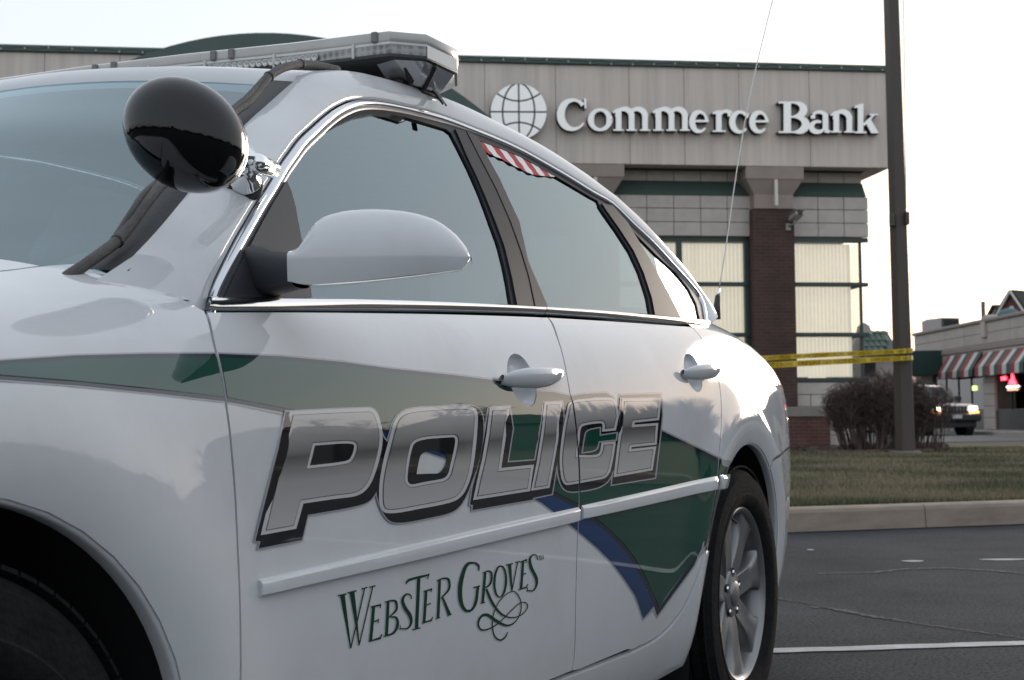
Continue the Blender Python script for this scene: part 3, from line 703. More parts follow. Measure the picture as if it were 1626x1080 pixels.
# town name: broad-pen strokes
zW = ZZ(520, 860, 4.517)
def stroke(P, wd):
    """polyline with pen widths -> list of quads"""
    P = [np.array(q, float) for q in P]; n = len(P); wd = wd if isinstance(wd, (list, tuple)) else [wd]*n
    if len(wd) != n: wd = list(np.interp(np.linspace(0, 1, n), np.linspace(0, 1, len(wd)), wd))
    Ls, Rs = [], []
    for i in range(n):
        d = P[min(i+1, n-1)]-P[max(i-1, 0)]; d /= max(1e-9, np.linalg.norm(d)); c = np.array([-d[1], d[0]])*wd[i]/2
        Ls.append(P[i]+c); Rs.append(P[i]-c)
    return [[tuple(Ls[i]), tuple(Ls[i+1]), tuple(Rs[i+1]), tuple(Rs[i])] for i in range(n-1)]
def cs_(P, n=5): return [tuple(q) for q in catmull(P, n)]
TOWN = [
 [([(103, 380), (163, 765)], [34, 26, 8]), ([(163, 765), (262, 340)], 9), ([(172, 362), (224, 742)], [36, 26, 8]), ([(224, 742), (322, 322)], 9), ([(74, 388), (132, 376)], 10), ([(142, 368), (205, 352)], 10), ([(244, 340), (284, 328)], 9), ([(300, 328), (342, 316)], 9)],
 [([(328, 464), (306, 712)], 22), ([(308, 470), (382, 452)], [10, 14]), ([(378, 450), (376, 474)], 7), ([(318, 578), (366, 562)], 10), ([(362, 552), (362, 582)], 6), ([(294, 716), (380, 690)], [10, 16]), ([(376, 692), (388, 664)], 8)],
 [([(432, 428), (420, 676)], 21), (cs_([(412, 434), (455, 424), (488, 432), (490, 490), (440, 540)]), [10, 12, 18, 16, 8]), (cs_([(440, 540), (490, 546), (500, 598), (470, 655), (402, 680)]), [8, 16, 21, 16, 10])],
 [(cs_([(600, 410), (592, 384), (562, 378), (536, 415), (550, 470), (588, 528), (597, 580), (572, 622), (520, 624)]), [6, 9, 12, 20, 27, 27, 18, 12, 8]), ([(520, 600), (516, 632)], 6)],
 [([(652, 250), (636, 622)], 24), (cs_([(560, 300), (582, 276), (650, 256), (726, 238)]), [10, 18, 17, 14]), ([(726, 228), (716, 266)], 7), ([(608, 632), (664, 618)], 9)],
 [([(704, 352), (690, 578)], 20), ([(688, 358), (748, 340)], [9, 13]), ([(744, 336), (742, 360)], 6), ([(696, 458), (738, 444)], 9), ([(676, 586), (746, 562)], [9, 14]), ([(742, 564), (754, 540)], 7)],
 [([(802, 272), (790, 546)], 20), (cs_([(784, 280), (830, 264), (866, 274), (868, 340), (812, 408)]), [8, 12, 18, 16, 9]), ([(822, 400), (872, 524)], [14, 26]), ([(776, 552), (806, 544)], 8), ([(858, 530), (886, 520)], 9)],
 [(cs_([(1084, 208), (1078, 170), (1040, 152), (990, 176), (952, 300), (952, 420), (984, 490), (1030, 490), (1062, 430), (1076, 326)]), [8, 16, 14, 24, 32, 30, 22, 16, 22, 20]), ([(1046, 330), (1092, 318)], 10)],
 [([(1128, 222), (1110, 438)], 19), (cs_([(1112, 226), (1150, 212), (1174, 230), (1166, 300), (1124, 336)]), [8, 11, 16, 15, 8]), ([(1096, 444), (1128, 434)], 8),
  (cs_([(1136, 340), (1180, 440), (1240, 516), (1310, 545), (1385, 528), (1432, 472), (1416, 436), (1370, 446), (1310, 500), (1240, 570), (1170, 620), (1105, 634), (1078, 592), (1098, 538), (1145, 526), (1210, 570), (1285, 602), (1345, 574), (1384, 500), (1382, 420), (1350, 366), (1318, 358), (1262, 392), (1208, 466), (1180, 570), (1192, 668), (1232, 706), (1270, 688), (1290, 650)], 4), [18, 20, 16, 9, 7, 7, 7, 7, 7, 8, 10, 12, 14, 16, 22, 24, 14, 8, 7, 7, 7, 7, 7, 7, 8, 10, 12, 10, 6])],
 [(cs_([(1236+42*math.sin(t)+4*math.cos(t), 286-112*math.cos(t)) for t in np.linspace(0, 2*math.pi, 15)], 3), [10, 15, 18, 15, 9, 15, 18, 15, 10])],
 [([(1302, 160), (1320, 352)], [26, 20, 10]), ([(1320, 352), (1362, 146)], 8), ([(1280, 168), (1326, 158)], 9), ([(1346, 150), (1378, 142)], 8)],
 [([(1400, 138), (1386, 338)], 18), ([(1384, 146), (1428, 130)], [8, 12]), ([(1424, 128), (1422, 150)], 6), ([(1392, 238), (1422, 226)], 8), ([(1370, 346), (1428, 326)], [8, 13]), ([(1424, 328), (1436, 304)], 6)],
 [(cs_([(1506, 128), (1496, 100), (1470, 96), (1448, 130), (1460, 190), (1492, 256), (1497, 308), (1474, 350), (1432, 352)]), [6, 9, 12, 18, 24, 24, 16, 11, 8]), ([(1432, 326), (1430, 358)], 6)],
 [([(1512, 104), (1528, 100)], 4), ([(1520, 102), (1522, 132)], 4), ([(1532, 132), (1530, 100), (1538, 118), (1544, 96), (1546, 126)], 4)],
]
for gl in TOWN:
    qs = []; halo = []
    for P, wd in gl:
        qs += [zW(q) for q in stroke(P, wd)]
        w2 = [x+9 for x in wd] if isinstance(wd, (list, tuple)) else wd+9
        halo += [zW(q) for q in stroke(P, w2)]
    decal('town_letter_halo', halo, 0, mat('grey_halo_vinyl', (.50, .50, .48), .6, 0, 1., spec=0.), ['fd'], many=True, grid=0)
    decal('town_letter', qs, 1, mat('dark_green_vinyl', (.006, .040, .024), .6, 0, 1., spec=0.), ['fd'], many=True, grid=0)

# ---- door mirror
def mirror_unit():
    top = [(465, 399), (481, 394.7), (488, 374), (498, 354), (518, 340.6), (552, 333), (594, 330.5), (625, 332), (655, 336), (695, 349), (724, 371), (742, 394), (747, 409)]
    bot = [(469, 452), (485, 456), (503, 457.4), (540, 454.5), (577, 451), (615, 447), (650, 443), (700, 437), (734, 431.6), (742, 420), (747, 410.5)]
    P0 = hitw(466, 425, .905); P1 = hitw(747, 409, 1.125)
    ex = P1-P0; ex[2] = 0; Lx = np.linalg.norm(ex); ex /= Lx
    fwd = np.array([-ex[1], ex[0], 0]);
    if fwd[0] > 0: fwd = -fwd                          # points to the front of the car
    def on_plane(x, y):
        # intersect pixel ray with the vertical plane through P0 along ex
        d = ray(x, y); o0 = CAM-_R0; D = np.array([d@_t, d@_n, d[2]]); O = np.array([o0@_t+2.807, o0@_n+.9, CAM[2]])
        k = ((P0-O)@fwd)/(D@fwd); q = O+k*D; return (q-P0)@ex, q[2]
    T = [on_plane(*q) for q in top]; B = [on_plane(*q) for q in bot]
    zc0_, zc1_ = on_plane(466, 414)[1], on_plane(747, 410)[1]
    xs = np.linspace(T[0][0]+.002, T[-1][0]-.0005, 40); xs = T[0][0]+.0005+(T[-1][0]-T[0][0]-.001)*(1-np.cos(np.linspace(0, math.pi, 40)))/2
    zt_ = np.interp(xs, [q[0] for q in T], [q[1] for q in T]); zb_ = np.interp(xs, [q[0] for q in B], [q[1] for q in B])
    for _ in range(2): zt_[1:-1] = (zt_[:-2]+2*zt_[1:-1]+zt_[2:])/4
    rows = []; inn = []; x1 = xs[-1]
    for x, a, b in zip(xs, zt_, zb_):
        a = max(a, b+.002); e = math.sqrt(max(.02, 1-((x-.10)/(x1-.095))**4)) if x > .10 else 1
        zm = min(max(zc0_+(zc1_-zc0_)*x/x1, b+.001), a-.001); pr = []
        for k in np.linspace(0, 1, 13)[::-1]:       # top -> crease
            z = zm+(a-zm)*math.sin(k*math.pi/2); dpt = .060*e*math.cos(k*math.pi/2)**.9
            pr.append(P0+ex*x+fwd*(dpt-.01)+np.array([0, 0, z-P0[2]]))
        for k in np.linspace(.1, 1, 7):              # crease -> bottom lip
            z = zm+(b-zm)*k; pr.append(P0+ex*x+fwd*((.060-.005*k**1.5)*e-.01)+np.array([0, 0, z-P0[2]]))
        for k in (.03, .06, .075):                   # underside runs back to the glass
            pr.append(P0+ex*x-fwd*(k*(.6+.4*e))+np.array([0, 0, b+k*.12-P0[2]]))
        pr.append(P0+ex*x-fwd*(.075*(.6+.4*e))+np.array([0, 0, a-.006-P0[2]])); pr.append(P0+ex*x-fwd*(.03)+np.array([0, 0, a-P0[2]]))
        rows.append(pr)
    o = strip('mirror_housing', rows, white, CAR, closed=True, sharp=24)
    V = [L(p_) for p_ in rows[0]]; obj('mirror_end', V, [tuple(range(len(V)))], trimblk, o)
    # mirror glass on the rear face
    gl = [P0+ex*x-fwd*.078+np.array([0, 0, z-P0[2]]) for x, z in ((.03, P0[2]-.02), (x1-.03, P0[2]+.0), (x1-.05, zt_[24]-.03), (.05, zt_[20]-.015))]
    obj('mirror_glass', [L(p_) for p_ in gl], [(0, 1, 2, 3)], chrome, o)
    # black stalk to the sail
    S = []
    for t in np.linspace(0, 1, 7):
        c = (hitF(424, 434, Gs)-np.array([0, .012, 0]))*(1-t)+(P0+ex*.010-fwd*.004+np.array([0, 0, -.004]))*t
        hh = .034-.006*t+.010*(1-t)**2; dd = .032-.006*t+.012*(1-t)**2
        S.append([c+np.array([1., 0, 0])*dd*math.copysign(abs(math.cos(a))**.6, math.cos(a))+np.array([0, 0, 1.])*(hh-.004)*math.copysign(abs(math.sin(a))**.6, math.sin(a)) for a in np.linspace(0, 2*math.pi, 20, endpoint=False)])
    strip('mirror_stalk', S, sailblk, o, closed=True, flip=True, sharp=50)
    return o
mirror_unit()['label'] = 'white door mirror on a black stalk'

# ---- spotlight on the windshield pillar
def carpt(x, y, w): return hitw(x, y, w)
sc0 = carpt(294, 214.5, .80)
depth = np.linalg.norm(np.array([*(_org+sc0[0]*_t+sc0[1]*_n)[:2], sc0[2]])-CAM)
pxm = FPX/depth
def w2c(v): return np.array([v@_t, v@_n, v[2]])       # world direction -> car
ix, iy, iz = w2c(_rt), w2c(-_up), w2c(_fw)            # picture right, down and depth as car directions
a_ = R(37.5); e1 = ix*math.cos(a_)+iy*math.sin(a_); e2 = -ix*math.sin(a_)+iy*math.cos(a_)
rows = []
for th in np.linspace(0.02, math.pi*.60, 26):
    rows.append([sc0+iz*(-.074*math.cos(th))+(e1*(100/pxm)*math.cos(ph)+e2*(82/pxm)*math.sin(ph))*math.sin(th)*(1 if th < math.pi/2 else 1+.02*(th-math.pi/2)) for ph in np.linspace(0, 2*math.pi, 40, endpoint=False)])
spot = strip('spotlight', rows, mat('gloss_black_enamel', (.003, .003, .004), .6, 0, .9, spec=0.), CAR, closed=True, flip=False)
spot['label'] = 'round black spotlight on a chrome bracket at the windshield pillar'
rim_ = [rows[-1], [sc0+(np.array(p_)-sc0)*1.02+iz*.006 for p_ in rows[-1]], [sc0+(np.array(p_)-sc0)*.98+iz*.016 for p_ in rows[-1]]]
strip('spotlight_rim', rim_, chrome, spot, closed=True)
obj('spotlight_lens', [L(p_) for p_ in rim_[-1]], [tuple(range(40))], mat('lamp_lens', (.6, .62, .64), .05, .3), spot)
q1, q2 = carpt(384, 246, .79), carpt(404, 262, .765)
b1 = MB(); b1.tube([L(q1), L((q1+q2)/2), L(q2)], [.019, .014, .013], 16); b1.build('spotlight_neck', chrome, spot, True)
q3, q4 = carpt(408, 258, .80), carpt(432, 269, .745)
MB().tube([L(q3-(q4-q3)*.1), L(q3), L(q3*.4+q4*.6), L(q4)], [.008, .0135, .0145, .0135], 18).build('spotlight_knuckle', chrome, spot, True)
q5 = carpt(388, 288, .735); q6 = carpt(396, 268, .765)
MB().tube([L(q5), L(q5*.8+q6*.2), L(q5*.5+q6*.5), L(q6)], [.026, .024, .015, .012], 20).build('spotlight_base', chrome, spot, True)
q5b = carpt(385, 296, .728); MB().tube([L(q5b), L(q5b*.9+q6*.1), L(q5b*.8+q6*.2)], [.030, .031, .028], 20).build('spotlight_gasket', rubber, spot, True)

# ---- cable conduit along the windshield pillar
conduit = mat('grey_corrugated_conduit', (.075, .07, .068), .6, bump=.5, bscale=350, vary=.25, vscale=40)
def cpath(px, woff):
    out = []
    for x, y, w_ in px: out.append(hitw(x, y, w_+woff))
    return out
c1 = cpath([(84, 462, .735), (106, 440, .74), (130, 424, .744), (158, 404, .742), (188, 381, .73), (210, 354, .715), (232, 324, .70), (256, 294, .68), (300, 250, .655), (345, 206, .63), (372, 178, .605), (393, 163, .595), (412, 141, .58), (428, 121, .572), (446, 109.5, .567), (464, 104, .56), (480, 102, .55), (505, 104, .545), (536, 111, .54)], .0)
MB().tube([L(p_) for p_ in catmull(c1, 4)], .0078, 10).build('cable_conduit', conduit, CAR, True)
c2 = cpath([(90, 462, .74), (114, 437, .747), (140, 419, .75), (172, 392, .742), (190, 366, .72), (208, 338, .71), (228, 308, .69), (252, 286, .672), (296, 243, .65), (368, 174, .61), (390, 156, .60), (408, 137, .585), (426, 118, .576), (446, 107, .57)], -.004)
MB().tube([L(p_) for p_ in catmull(c2, 4)], .0046, 8).build('cable_conduit', conduit, CAR, True)
for x, y, w_, a, b in ((186, 383, .731, 166, 400), (427, 121.5, .572, 412, 141), (477, 102, .551, 460, 104)):
    p_ = hitw(x, y, w_); d = hitw(a, b, w_)-p_; d /= np.linalg.norm(d)
    MB().tube([L(p_-d*.0022), L(p_+d*.0022)], [.0095, .0095], 14).build('cable_tie', rubber, CAR, True)

# ---- roof light bar
def lbz(w): return .026*min(1.25, max(0., (.55-w)/.55))
def lb(s, w, z): return L((s, w, z+lbz(w)))
plan = [(1.62, -.68), (1.552, -.60), (1.552, -.3), (1.546, .0), (1.528, .3), (1.500, .55), (1.556, .605), (1.692, .605), (1.80, .55), (1.83, -.60), (1.74, -.68)]
def loop(k, z): return [(1.66+(s-1.66)*k, w*(1-(1-k)*.35), z+lbz(w)) for s, w in plan]
def lens_mat():
    m = bpy.data.materials.new('ribbed_clear_lens'); m.use_nodes = True; t = m.node_tree; b = t.nodes['Principled BSDF']; MATS['ribbed_clear_lens'] = m
    b.inputs['Base Color'].default_value = (.50, .50, .48, 1); b.inputs['Roughness'].default_value = .25; b.inputs['Coat Weight'].default_value = .8; b.inputs['Coat Roughness'].default_value = .05
    tc = t.nodes.new('ShaderNodeTexCoord'); v = t.nodes.new('ShaderNodeTexVoronoi'); v.inputs['Scale'].default_value = 62; v.inputs['Randomness'].default_value = .25; t.links.new(tc.outputs['Object'], v.inputs['Vector'])
    r = t.nodes.new('ShaderNodeValToRGB'); r.color_ramp.elements[0].color = (.05, .05, .05, 1); r.color_ramp.elements[1].color = (.30, .30, .29, 1); r.color_ramp.elements[0].position = .15; r.color_ramp.elements[1].position = .62
    t.links.new(v.outputs['Distance'], r.inputs['Fac']); t.links.new(r.outputs[0], b.inputs['Base Color'])
    bp = t.nodes.new('ShaderNodeBump'); bp.inputs['Strength'].default_value = .4; bp.inputs['Distance'].default_value = .004; t.links.new(v.outputs['Distance'], bp.inputs['Height']); t.links.new(bp.outputs[0], b.inputs['Normal'])
    return m
lbm = lens_mat()
topm = mat('clear_dome_edge', (.40, .39, .365), .2, 0, .8, vary=.10, vscale=14); paleend = mat('pale_end_lens', (.52, .52, .51), .15, 0, .9, vary=.08, vscale=9)
def lbs(name, prof, m, parent, sharp=30):
    return strip(name, [loop(k, z) for k, z in prof], m, parent, closed=True, sharp=sharp)
lbar = lbs('light_bar', [(1.0, 1.562), (1.0, 1.594)], lbm, CAR); lbar['label'] = 'long clear roof light bar with pale top rail'
lbs('top_cover', [(1.004, 1.590), (1.012, 1.594), (1.012, 1.603), (1.0, 1.611), (.94, 1.615), (.6, 1.617), (.0, 1.618)], topm, lbar, 50)
lbs('lens_rib', [(1.003, 1.585), (1.006, 1.588), (1.003, 1.591)], mat('white_lens_rib', (.62, .62, .60), .3), lbar, 50)
lbs('bottom_tray', [(1.004, 1.566), (1.004, 1.560), (.96, 1.557), (.5, 1.556), (.0, 1.556)], mat('dark_tray', (.03, .03, .032), .5), lbar)
# end facet is a paler lens
q = [(1.5575, .6065), (1.6905, .6065)]
obj('end_lens', [lb(s, w_, z) for s, w_ in q for z in (1.563, 1.589)], [(0, 2, 3, 1)], paleend, lbar)
# bright lower reflector wedge at each end
refl = mat('mirror_reflector', (.62, .62, .63), .12, .55)
for sg in (1, -1):
    V = [lb(s_, sg*w_, z_) for s_, w_, z_ in ((1.53, .50, 1.557), (1.52, .55, 1.557), (1.562, .600, 1.557), (1.690, .600, 1.557), (1.79, .55, 1.557), (1.60, .49, 1.530), (1.615, .545, 1.524), (1.70, .560, 1.522), (1.75, .52, 1.528), (1.78, .48, 1.557))]
    obj('end_reflector', V, [(0, 1, 6, 5), (1, 2, 6), (2, 3, 7, 6), (3, 4, 8, 7), (4, 9, 8), (5, 6, 7, 8)], refl, lbar)
    for a_, b_ in (((1.548, .555, 1.556), (1.60, .545, 1.528)), ((1.60, .603, 1.556), (1.645, .552, 1.523))):
        MB().tube([lb(a_[0], sg*a_[1], a_[2]), lb(b_[0], sg*b_[1], b_[2])], .006, 6).build('reflector_rib', rubber, lbar)
    MB().bev(1.575, 1.615, -sg*.515-.02, -sg*.515+.02, 1.512, 1.535, .006).build('mounting_foot', rubber, lbar)
    MB().bev(1.64, 1.73, -sg*.53-.022, -sg*.53+.022, 1.512, 1.524, .004).build('mounting_pad', rubber, lbar)
ref = mat('lamp_reflector', (.50, .50, .49), .2, .5); dark = mat('lamp_gap', (.03, .03, .03), .5)
def front_s(w_): return float(np.interp(w_, [-.6, -.3, 0, .3, .55], [1.552, 1.552, 1.546, 1.528, 1.500]))
for k in range(60):
    w_ = .36-.0165*k
    if w_ < -.58: break
    if -.02 < w_-.06 < .03 or -.02 < w_+.22 < .03: continue
    M = Matrix.Translation(lb(front_s(w_)-.0035, w_, 1.574)) @ Matrix.Rotation(R(-90), 4, 'Y')
    MB().lathe([(.0078, -.002), (.0080, .003), (.0055, .0005), (.002, -.001)], 12, M).build('reflector_cup', ref, lbar, True)
for w_ in (.46, .25, .06, -.10, -.30):
    MB().bev(-.005, .004, -.003, .003, -.015, .015, .001, Matrix.Translation(lb(front_s(w_), w_, 1.577))).build('lens_divider', mat('lens_joint', (.55, .55, .53), .3), lbar)
for w_ in (.515, .135, .085, -.20, -.255):
    MB().bev(-.008, .02, -.007, .007, -.012, .010, .002, Matrix.Translation(lb(front_s(w_), w_, 1.602))).build('lens_clip', mat('clip_grey', (.16, .155, .15), .4), lbar)
# mounting strap that hooks over the door frame
st = [hitw(686, 148, .556), hitw(693, 155, .572), hitw(699, 163, .587), hitw(704, 170, .598)]
rows = []
for p_ in st: rows.append([p_+np.array([-.008, .002, .002]), p_+np.array([-.008, .005, .005]), p_+np.array([.008, .005, .005]), p_+np.array([.008, .002, .002])])
strip('mounting_strap', rows, rubber, lbar, sharp=30)

# ---- wheels
def make_wheel():
    root = obj('wheel', *(lambda b: (b.v, b.f))(MB().lathe([(.16, -.02), (.16, .0), (.05, .0), (.05, .03), (.0, .03)], 36)), mat('brake_steel', (.16, .15, .14), .45, .8), None)
    tp = [(.228, -.095), (.245, -.112), (.28, -.120), (.312, -.116), (.333, -.100), (.3415, -.078), (.3445, -.062), (.337, -.060), (.337, -.054), (.345, -.052), (.345, -.022), (.337, -.020), (.337, -.013), (.3455, -.011), (.3455, .011), (.337, .013), (.337, .020), (.345, .022), (.345, .052), (.337, .054), (.337, .060), (.3445, .062), (.3415, .078), (.333, .100), (.322, .110), (.318, .1165), (.312, .117), (.29, .1195), (.272, .1185), (.269, .1205), (.262, .1195), (.245, .113), (.236, .105), (.229, .096)]
    ty = MB().lathe(tp, 72, close=False).build('tyre', mat('tyre_rubber', (.014, .014, .015), .85, spec=.06, bump=.35, bscale=120, vary=.3, vscale=30), root, auto=32)
    # tread blocks
    tb = MB()
    for k in range(72):
        for h_ in (-.088, .088):
            M = Matrix.Rotation(2*math.pi*k/72, 4, 'Z') @ Matrix.Translation((.3395, 0, h_)) @ Matrix.Rotation(R(18 if h_ > 0 else -18), 4, 'Y')
            tb.box(-.004, .0016, -.0128, .0128, -.016, .016, M)
    tb.build('tread_block', MATS['tyre_rubber'], root)['kind'] = 'stuff'
    alloy = mat('silver_alloy', (.22, .223, .228), .38, .7, .2, vary=.08, vscale=12)
    rp = [(.190, -.09), (.205, .0), (.210, .05), (.214, .085), (.222, .100), (.230, .104), (.2345, .101), (.2345, .092), (.225, .085), (.20, -.09)]
    rim = MB().lathe(rp, 72, close=False).build('rim', alloy, root, auto=40)
    MB().lathe([(.209, .030), (.18, .034), (.10, .030), (.05, .03)], 48, close=False).build('wheel_shade_disc', mat('wheel_shade_dark', (.028, .027, .027), .7), root)  # dark disc added so the gaps between the spokes read as shade
    sp = MB()
    NS = 7
    for k in range(NS):
        a = 2*math.pi*k/NS+.21; c, s = math.cos(a), math.sin(a); st_ = []
        for r_, hw, top in ((.045, .030, .070), (.075, .0345, .076), (.10, .0345, .080), (.13, .035, .083), (.16, .038, .086), (.185, .045, .089), (.202, .056, .091), (.214, .072, .091)):
            ring_ = [(-hw, top-.04), (-hw*.97, top-.006), (-hw*.82, top), (-hw*.25, top-.0015), (hw*.25, top-.0015), (hw*.82, top), (hw*.97, top-.006), (hw, top-.04)]
            st_.append([(r_*c-y*s, r_*s+y*c, z) for y, z in ring_])
        V = [p_ for q in st_ for p_ in q]; n = 8
        sp.add(V, [(i*n+j, (i+1)*n+j, (i+1)*n+j+1, i*n+j+1) for i in range(len(st_)-1) for j in range(n-1)])
    sp.build('spokes', alloy, rim, auto=50)
    hb = MB().lathe([(.066, .03), (.066, .070), (.060, .077), (.036, .080), (.034, .084), (.026, .088), (.0, .089)], 40, close=False).build('hub', alloy, rim, auto=30)
    for k in range(5):
        a = 2*math.pi*k/5+.3; M = Matrix.Translation((.0565*math.cos(a), .0565*math.sin(a), .0))
        MB().lathe([(.0125, .0755), (.0125, .0795), (.0105, .0795), (.0095, .070)], 16, M, False).build('lug_hole', dark, rim)
        MB().lathe([(.0085, .06), (.0085, .078), (.006, .082), (.0, .082)], 6, M, False).build('lug_nut', chrome, rim)
    vs = MB().tube([(.218*math.cos(1.9), .218*math.sin(1.9), .098), (.205*math.cos(1.9), .205*math.sin(1.9), .112)], .004, 8).build('valve_stem', rubber, root)
    return root
wh = make_wheel(); wh.parent = CAR
def setw(o, s, side): o.location = (s, -side*.782, .345); o.rotation_euler = (R(90*side), R(0), 0)
setw(wh, 2.812, 1)
for s, sd in ((0., 1), (2.812, -1), (0., -1)):
    c_ = copy_tree(wh, CAR); setw(c_, s, sd)

# ---- whip antenna on the trunk
pa = hitw(1138, 492, .66); pb = hitw(1140, 470, .66); pm_ = hitw(1142, 458, .66)
ant = MB().tube([L(pa-np.array([0, 0, .03])), L(pa), L(pb)], [.012, .012, .0085], 12).build('antenna_base', rubber, CAR, True)
MB().tube([L(pb), L(pm_)], [.0055, .004], 10).build('antenna_spring', chrome, CAR, True)
wp = [hitw(x, y, .66) for x, y in ((1142, 458), (1153, 390), (1170, 270), (1191, 150), (1212, 60), (1230, -14), (1246, -90))]
MB().tube([L(p_) for p_ in catmull(wp, 4)], .0019, 6).build('antenna_whip', mat('antenna_steel', (.42, .41, .40), .35, .9), CAR, True)
# wire seen through the rear glass, seat-belt-like cable
# ---- red and white striped band laid over the rear door glass
bn = [(758, 221), (775, 229), (800, 238), (828, 250), (858, 266), (884, 280)]; lw = [(770, 240), (776, 244), (795, 252), (822, 266), (846, 277), (878, 281)]
T3 = catmull([hitF(x, y, Gs, -.0055) for x, y in bn], 8); U3 = catmull([hitF(x, y, Gs, -.0055) for x, y in lw], 8)
rows = []
for i in range(len(T3)):
    rows.append([T3[i]+(U3[i]-T3[i])*t+np.array([0, .0015*math.sin(i*1.3)*t, 0]) for t in np.linspace(0, 1, 6)])
bm = bpy.data.materials.new('red_white_stripes'); bm.use_nodes = True; t_ = bm.node_tree; b_ = t_.nodes['Principled BSDF']; b_.inputs['Roughness'].default_value = .8
at_ = t_.nodes.new('ShaderNodeTexCoord'); sx_ = t_.nodes.new('ShaderNodeSeparateXYZ'); t_.links.new(at_.outputs['Object'], sx_.inputs[0])
ml = t_.nodes.new('ShaderNodeMath'); ml.operation = 'MULTIPLY_ADD'; ml.inputs[1].default_value = 13.0; t_.links.new(sx_.outputs['X'], ml.inputs[0]); 
m2 = t_.nodes.new('ShaderNodeMath'); m2.operation = 'MULTIPLY_ADD'; m2.inputs[1].default_value = 4.; m2.inputs[2].default_value = 0; t_.links.new(sx_.outputs['Z'], m2.inputs[0]); t_.links.new(m2.outputs[0], ml.inputs[2])
fr_ = t_.nodes.new('ShaderNodeMath'); fr_.operation = 'FRACT'; t_.links.new(ml.outputs[0], fr_.inputs[0])
gt = t_.nodes.new('ShaderNodeMath'); gt.operation = 'GREATER_THAN'; gt.inputs[1].default_value = .5; t_.links.new(fr_.outputs[0], gt.inputs[0])
mx_ = t_.nodes.new('ShaderNodeMix'); mx_.data_type = 'RGBA'; mx_.inputs['A'].default_value = (.75, .75, .74, 1); mx_.inputs['B'].default_value = (.42, .03, .04, 1)
t_.links.new(gt.outputs[0], mx_.inputs['Factor']); t_.links.new(mx_.outputs['Result'], b_.inputs['Base Color'])
bo = strip('striped_band', rows, bm, None)
bo.matrix_world = Matrix.Translation(Vector(tuple(_org))) @ Matrix.Rotation(math.pi/2-CA, 4, 'Z')
tag(bo, 'red and white striped band along the top of the rear side window', 'bunting')
# ================================================================== GROUND
def noise_chain(m, fn):
    t = m.node_tree; return fn(t, t.nodes['Principled BSDF'])
def asphalt_mat():
    m = bpy.data.materials.new('worn_asphalt'); m.use_nodes = True; t = m.node_tree; b = t.nodes['Principled BSDF']; MATS['worn_asphalt'] = m
    tc = t.nodes.new('ShaderNodeTexCoord')
    def nz(s, d=6, r=.6):
        n = t.nodes.new('ShaderNodeTexNoise'); n.inputs['Scale'].default_value = s; n.inputs['Detail'].default_value = d; n.inputs['Roughness'].default_value = r; t.links.new(tc.outputs['Object'], n.inputs['Vector']); return n
    big = nz(.9, 7, .7); fine = nz(70, 4, .75)
    r = t.nodes.new('ShaderNodeValToRGB'); r.color_ramp.elements[0].position = .32; r.color_ramp.elements[1].position = .68
    r.color_ramp.elements[0].color = (.040, .042, .046, 1); r.color_ramp.elements[1].color = (.066, .068, .072, 1); t.links.new(big.outputs['Fac'], r.inputs['Fac'])
    r2 = t.nodes.new('ShaderNodeValToRGB'); r2.color_ramp.elements[0].position = .35; r2.color_ramp.elements[1].position = .75
    r2.color_ramp.elements[0].color = (.42, .42, .43, 1); r2.color_ramp.elements[1].color = (2.1, 2.1, 2.05, 1); t.links.new(fine.outputs['Fac'], r2.inputs['Fac'])
    mx = t.nodes.new('ShaderNodeMix'); mx.data_type = 'RGBA'; mx.blend_type = 'MULTIPLY'; mx.inputs['Factor'].default_value = 1
    t.links.new(r.outputs[0], mx.inputs['A']); t.links.new(r2.outputs[0], mx.inputs['B']); t.links.new(mx.outputs['Result'], b.inputs['Base Color'])
    bp = t.nodes.new('ShaderNodeBump'); bp.inputs['Strength'].default_value = .5; bp.inputs['Distance'].default_value = .006; t.links.new(fine.outputs['Fac'], bp.inputs['Height']); t.links.new(bp.outputs[0], b.inputs['Normal'])
    b.inputs['Roughness'].default_value = .95; b.inputs['Specular IOR Level'].default_value = .04
    return m
asph = asphalt_mat()
tag(obj('parking_lot', [(-400, -400, 0), (400, -400, 0), (400, 400, 0), (-400, 400, 0)], [(0, 1, 2, 3)], asph), kind='structure')
# kerb line, from two points on its foot
k0, k1 = ground(1260, 846), ground(1626, 832.5); kd = (k1-k0)/np.linalg.norm(k1-k0); kn = np.array([-kd[1], kd[0], 0])
def kp(u, v, z=0.): q = k0+kd*u+kn*v; return (q[0], q[1], z)
KH = .172
kerbm = mat('brown_concrete_kerb', (.29, .235, .19), .9, vary=.22, vscale=3, stretch=(1, 1, 4), bump=.4, bscale=80)
kroot = empty('kerb', tuple(k0)); tag(kroot, kind='structure')
x = -14.
while x < 40:
    ln = 3.02; V = []
    prof = [(0, -.05), (.012, KH-.035), (.022, KH-.012), (.045, KH-.001), (.15, KH+.003), (.16, -.05)]
    for u_ in (x+.004, x+ln-.004):
        for v_, z_ in prof: q = np.array(kp(u_, v_, z_))-k0; V.append((q[0], q[1], z_))
    n = len(prof); obj('kerb_stone', V, [(i, i+1, n+i+1, n+i) for i in range(n-1)]+[tuple(range(n))[::-1], tuple(range(n, 2*n))], kerbm, kroot)
    x += ln
# faint dark ragged-edged line along the foot of the kerb
footm = mat('dark_foot_strip', (.016, .017, .019), .9, vary=.4, vscale=5)
V = []; F = []; u_ = -6.
ws_ = []
while u_ < 16:
    wv = .03+.05*random.random(); V += [kp(u_, .02, .004), kp(u_, -wv, .004)]; u_ += .18
for i in range(len(V)//2-1): F.append((2*i, 2*i+1, 2*i+3, 2*i+2))
tag(obj('kerb_foot_strip', V, F, footm), kind='structure')
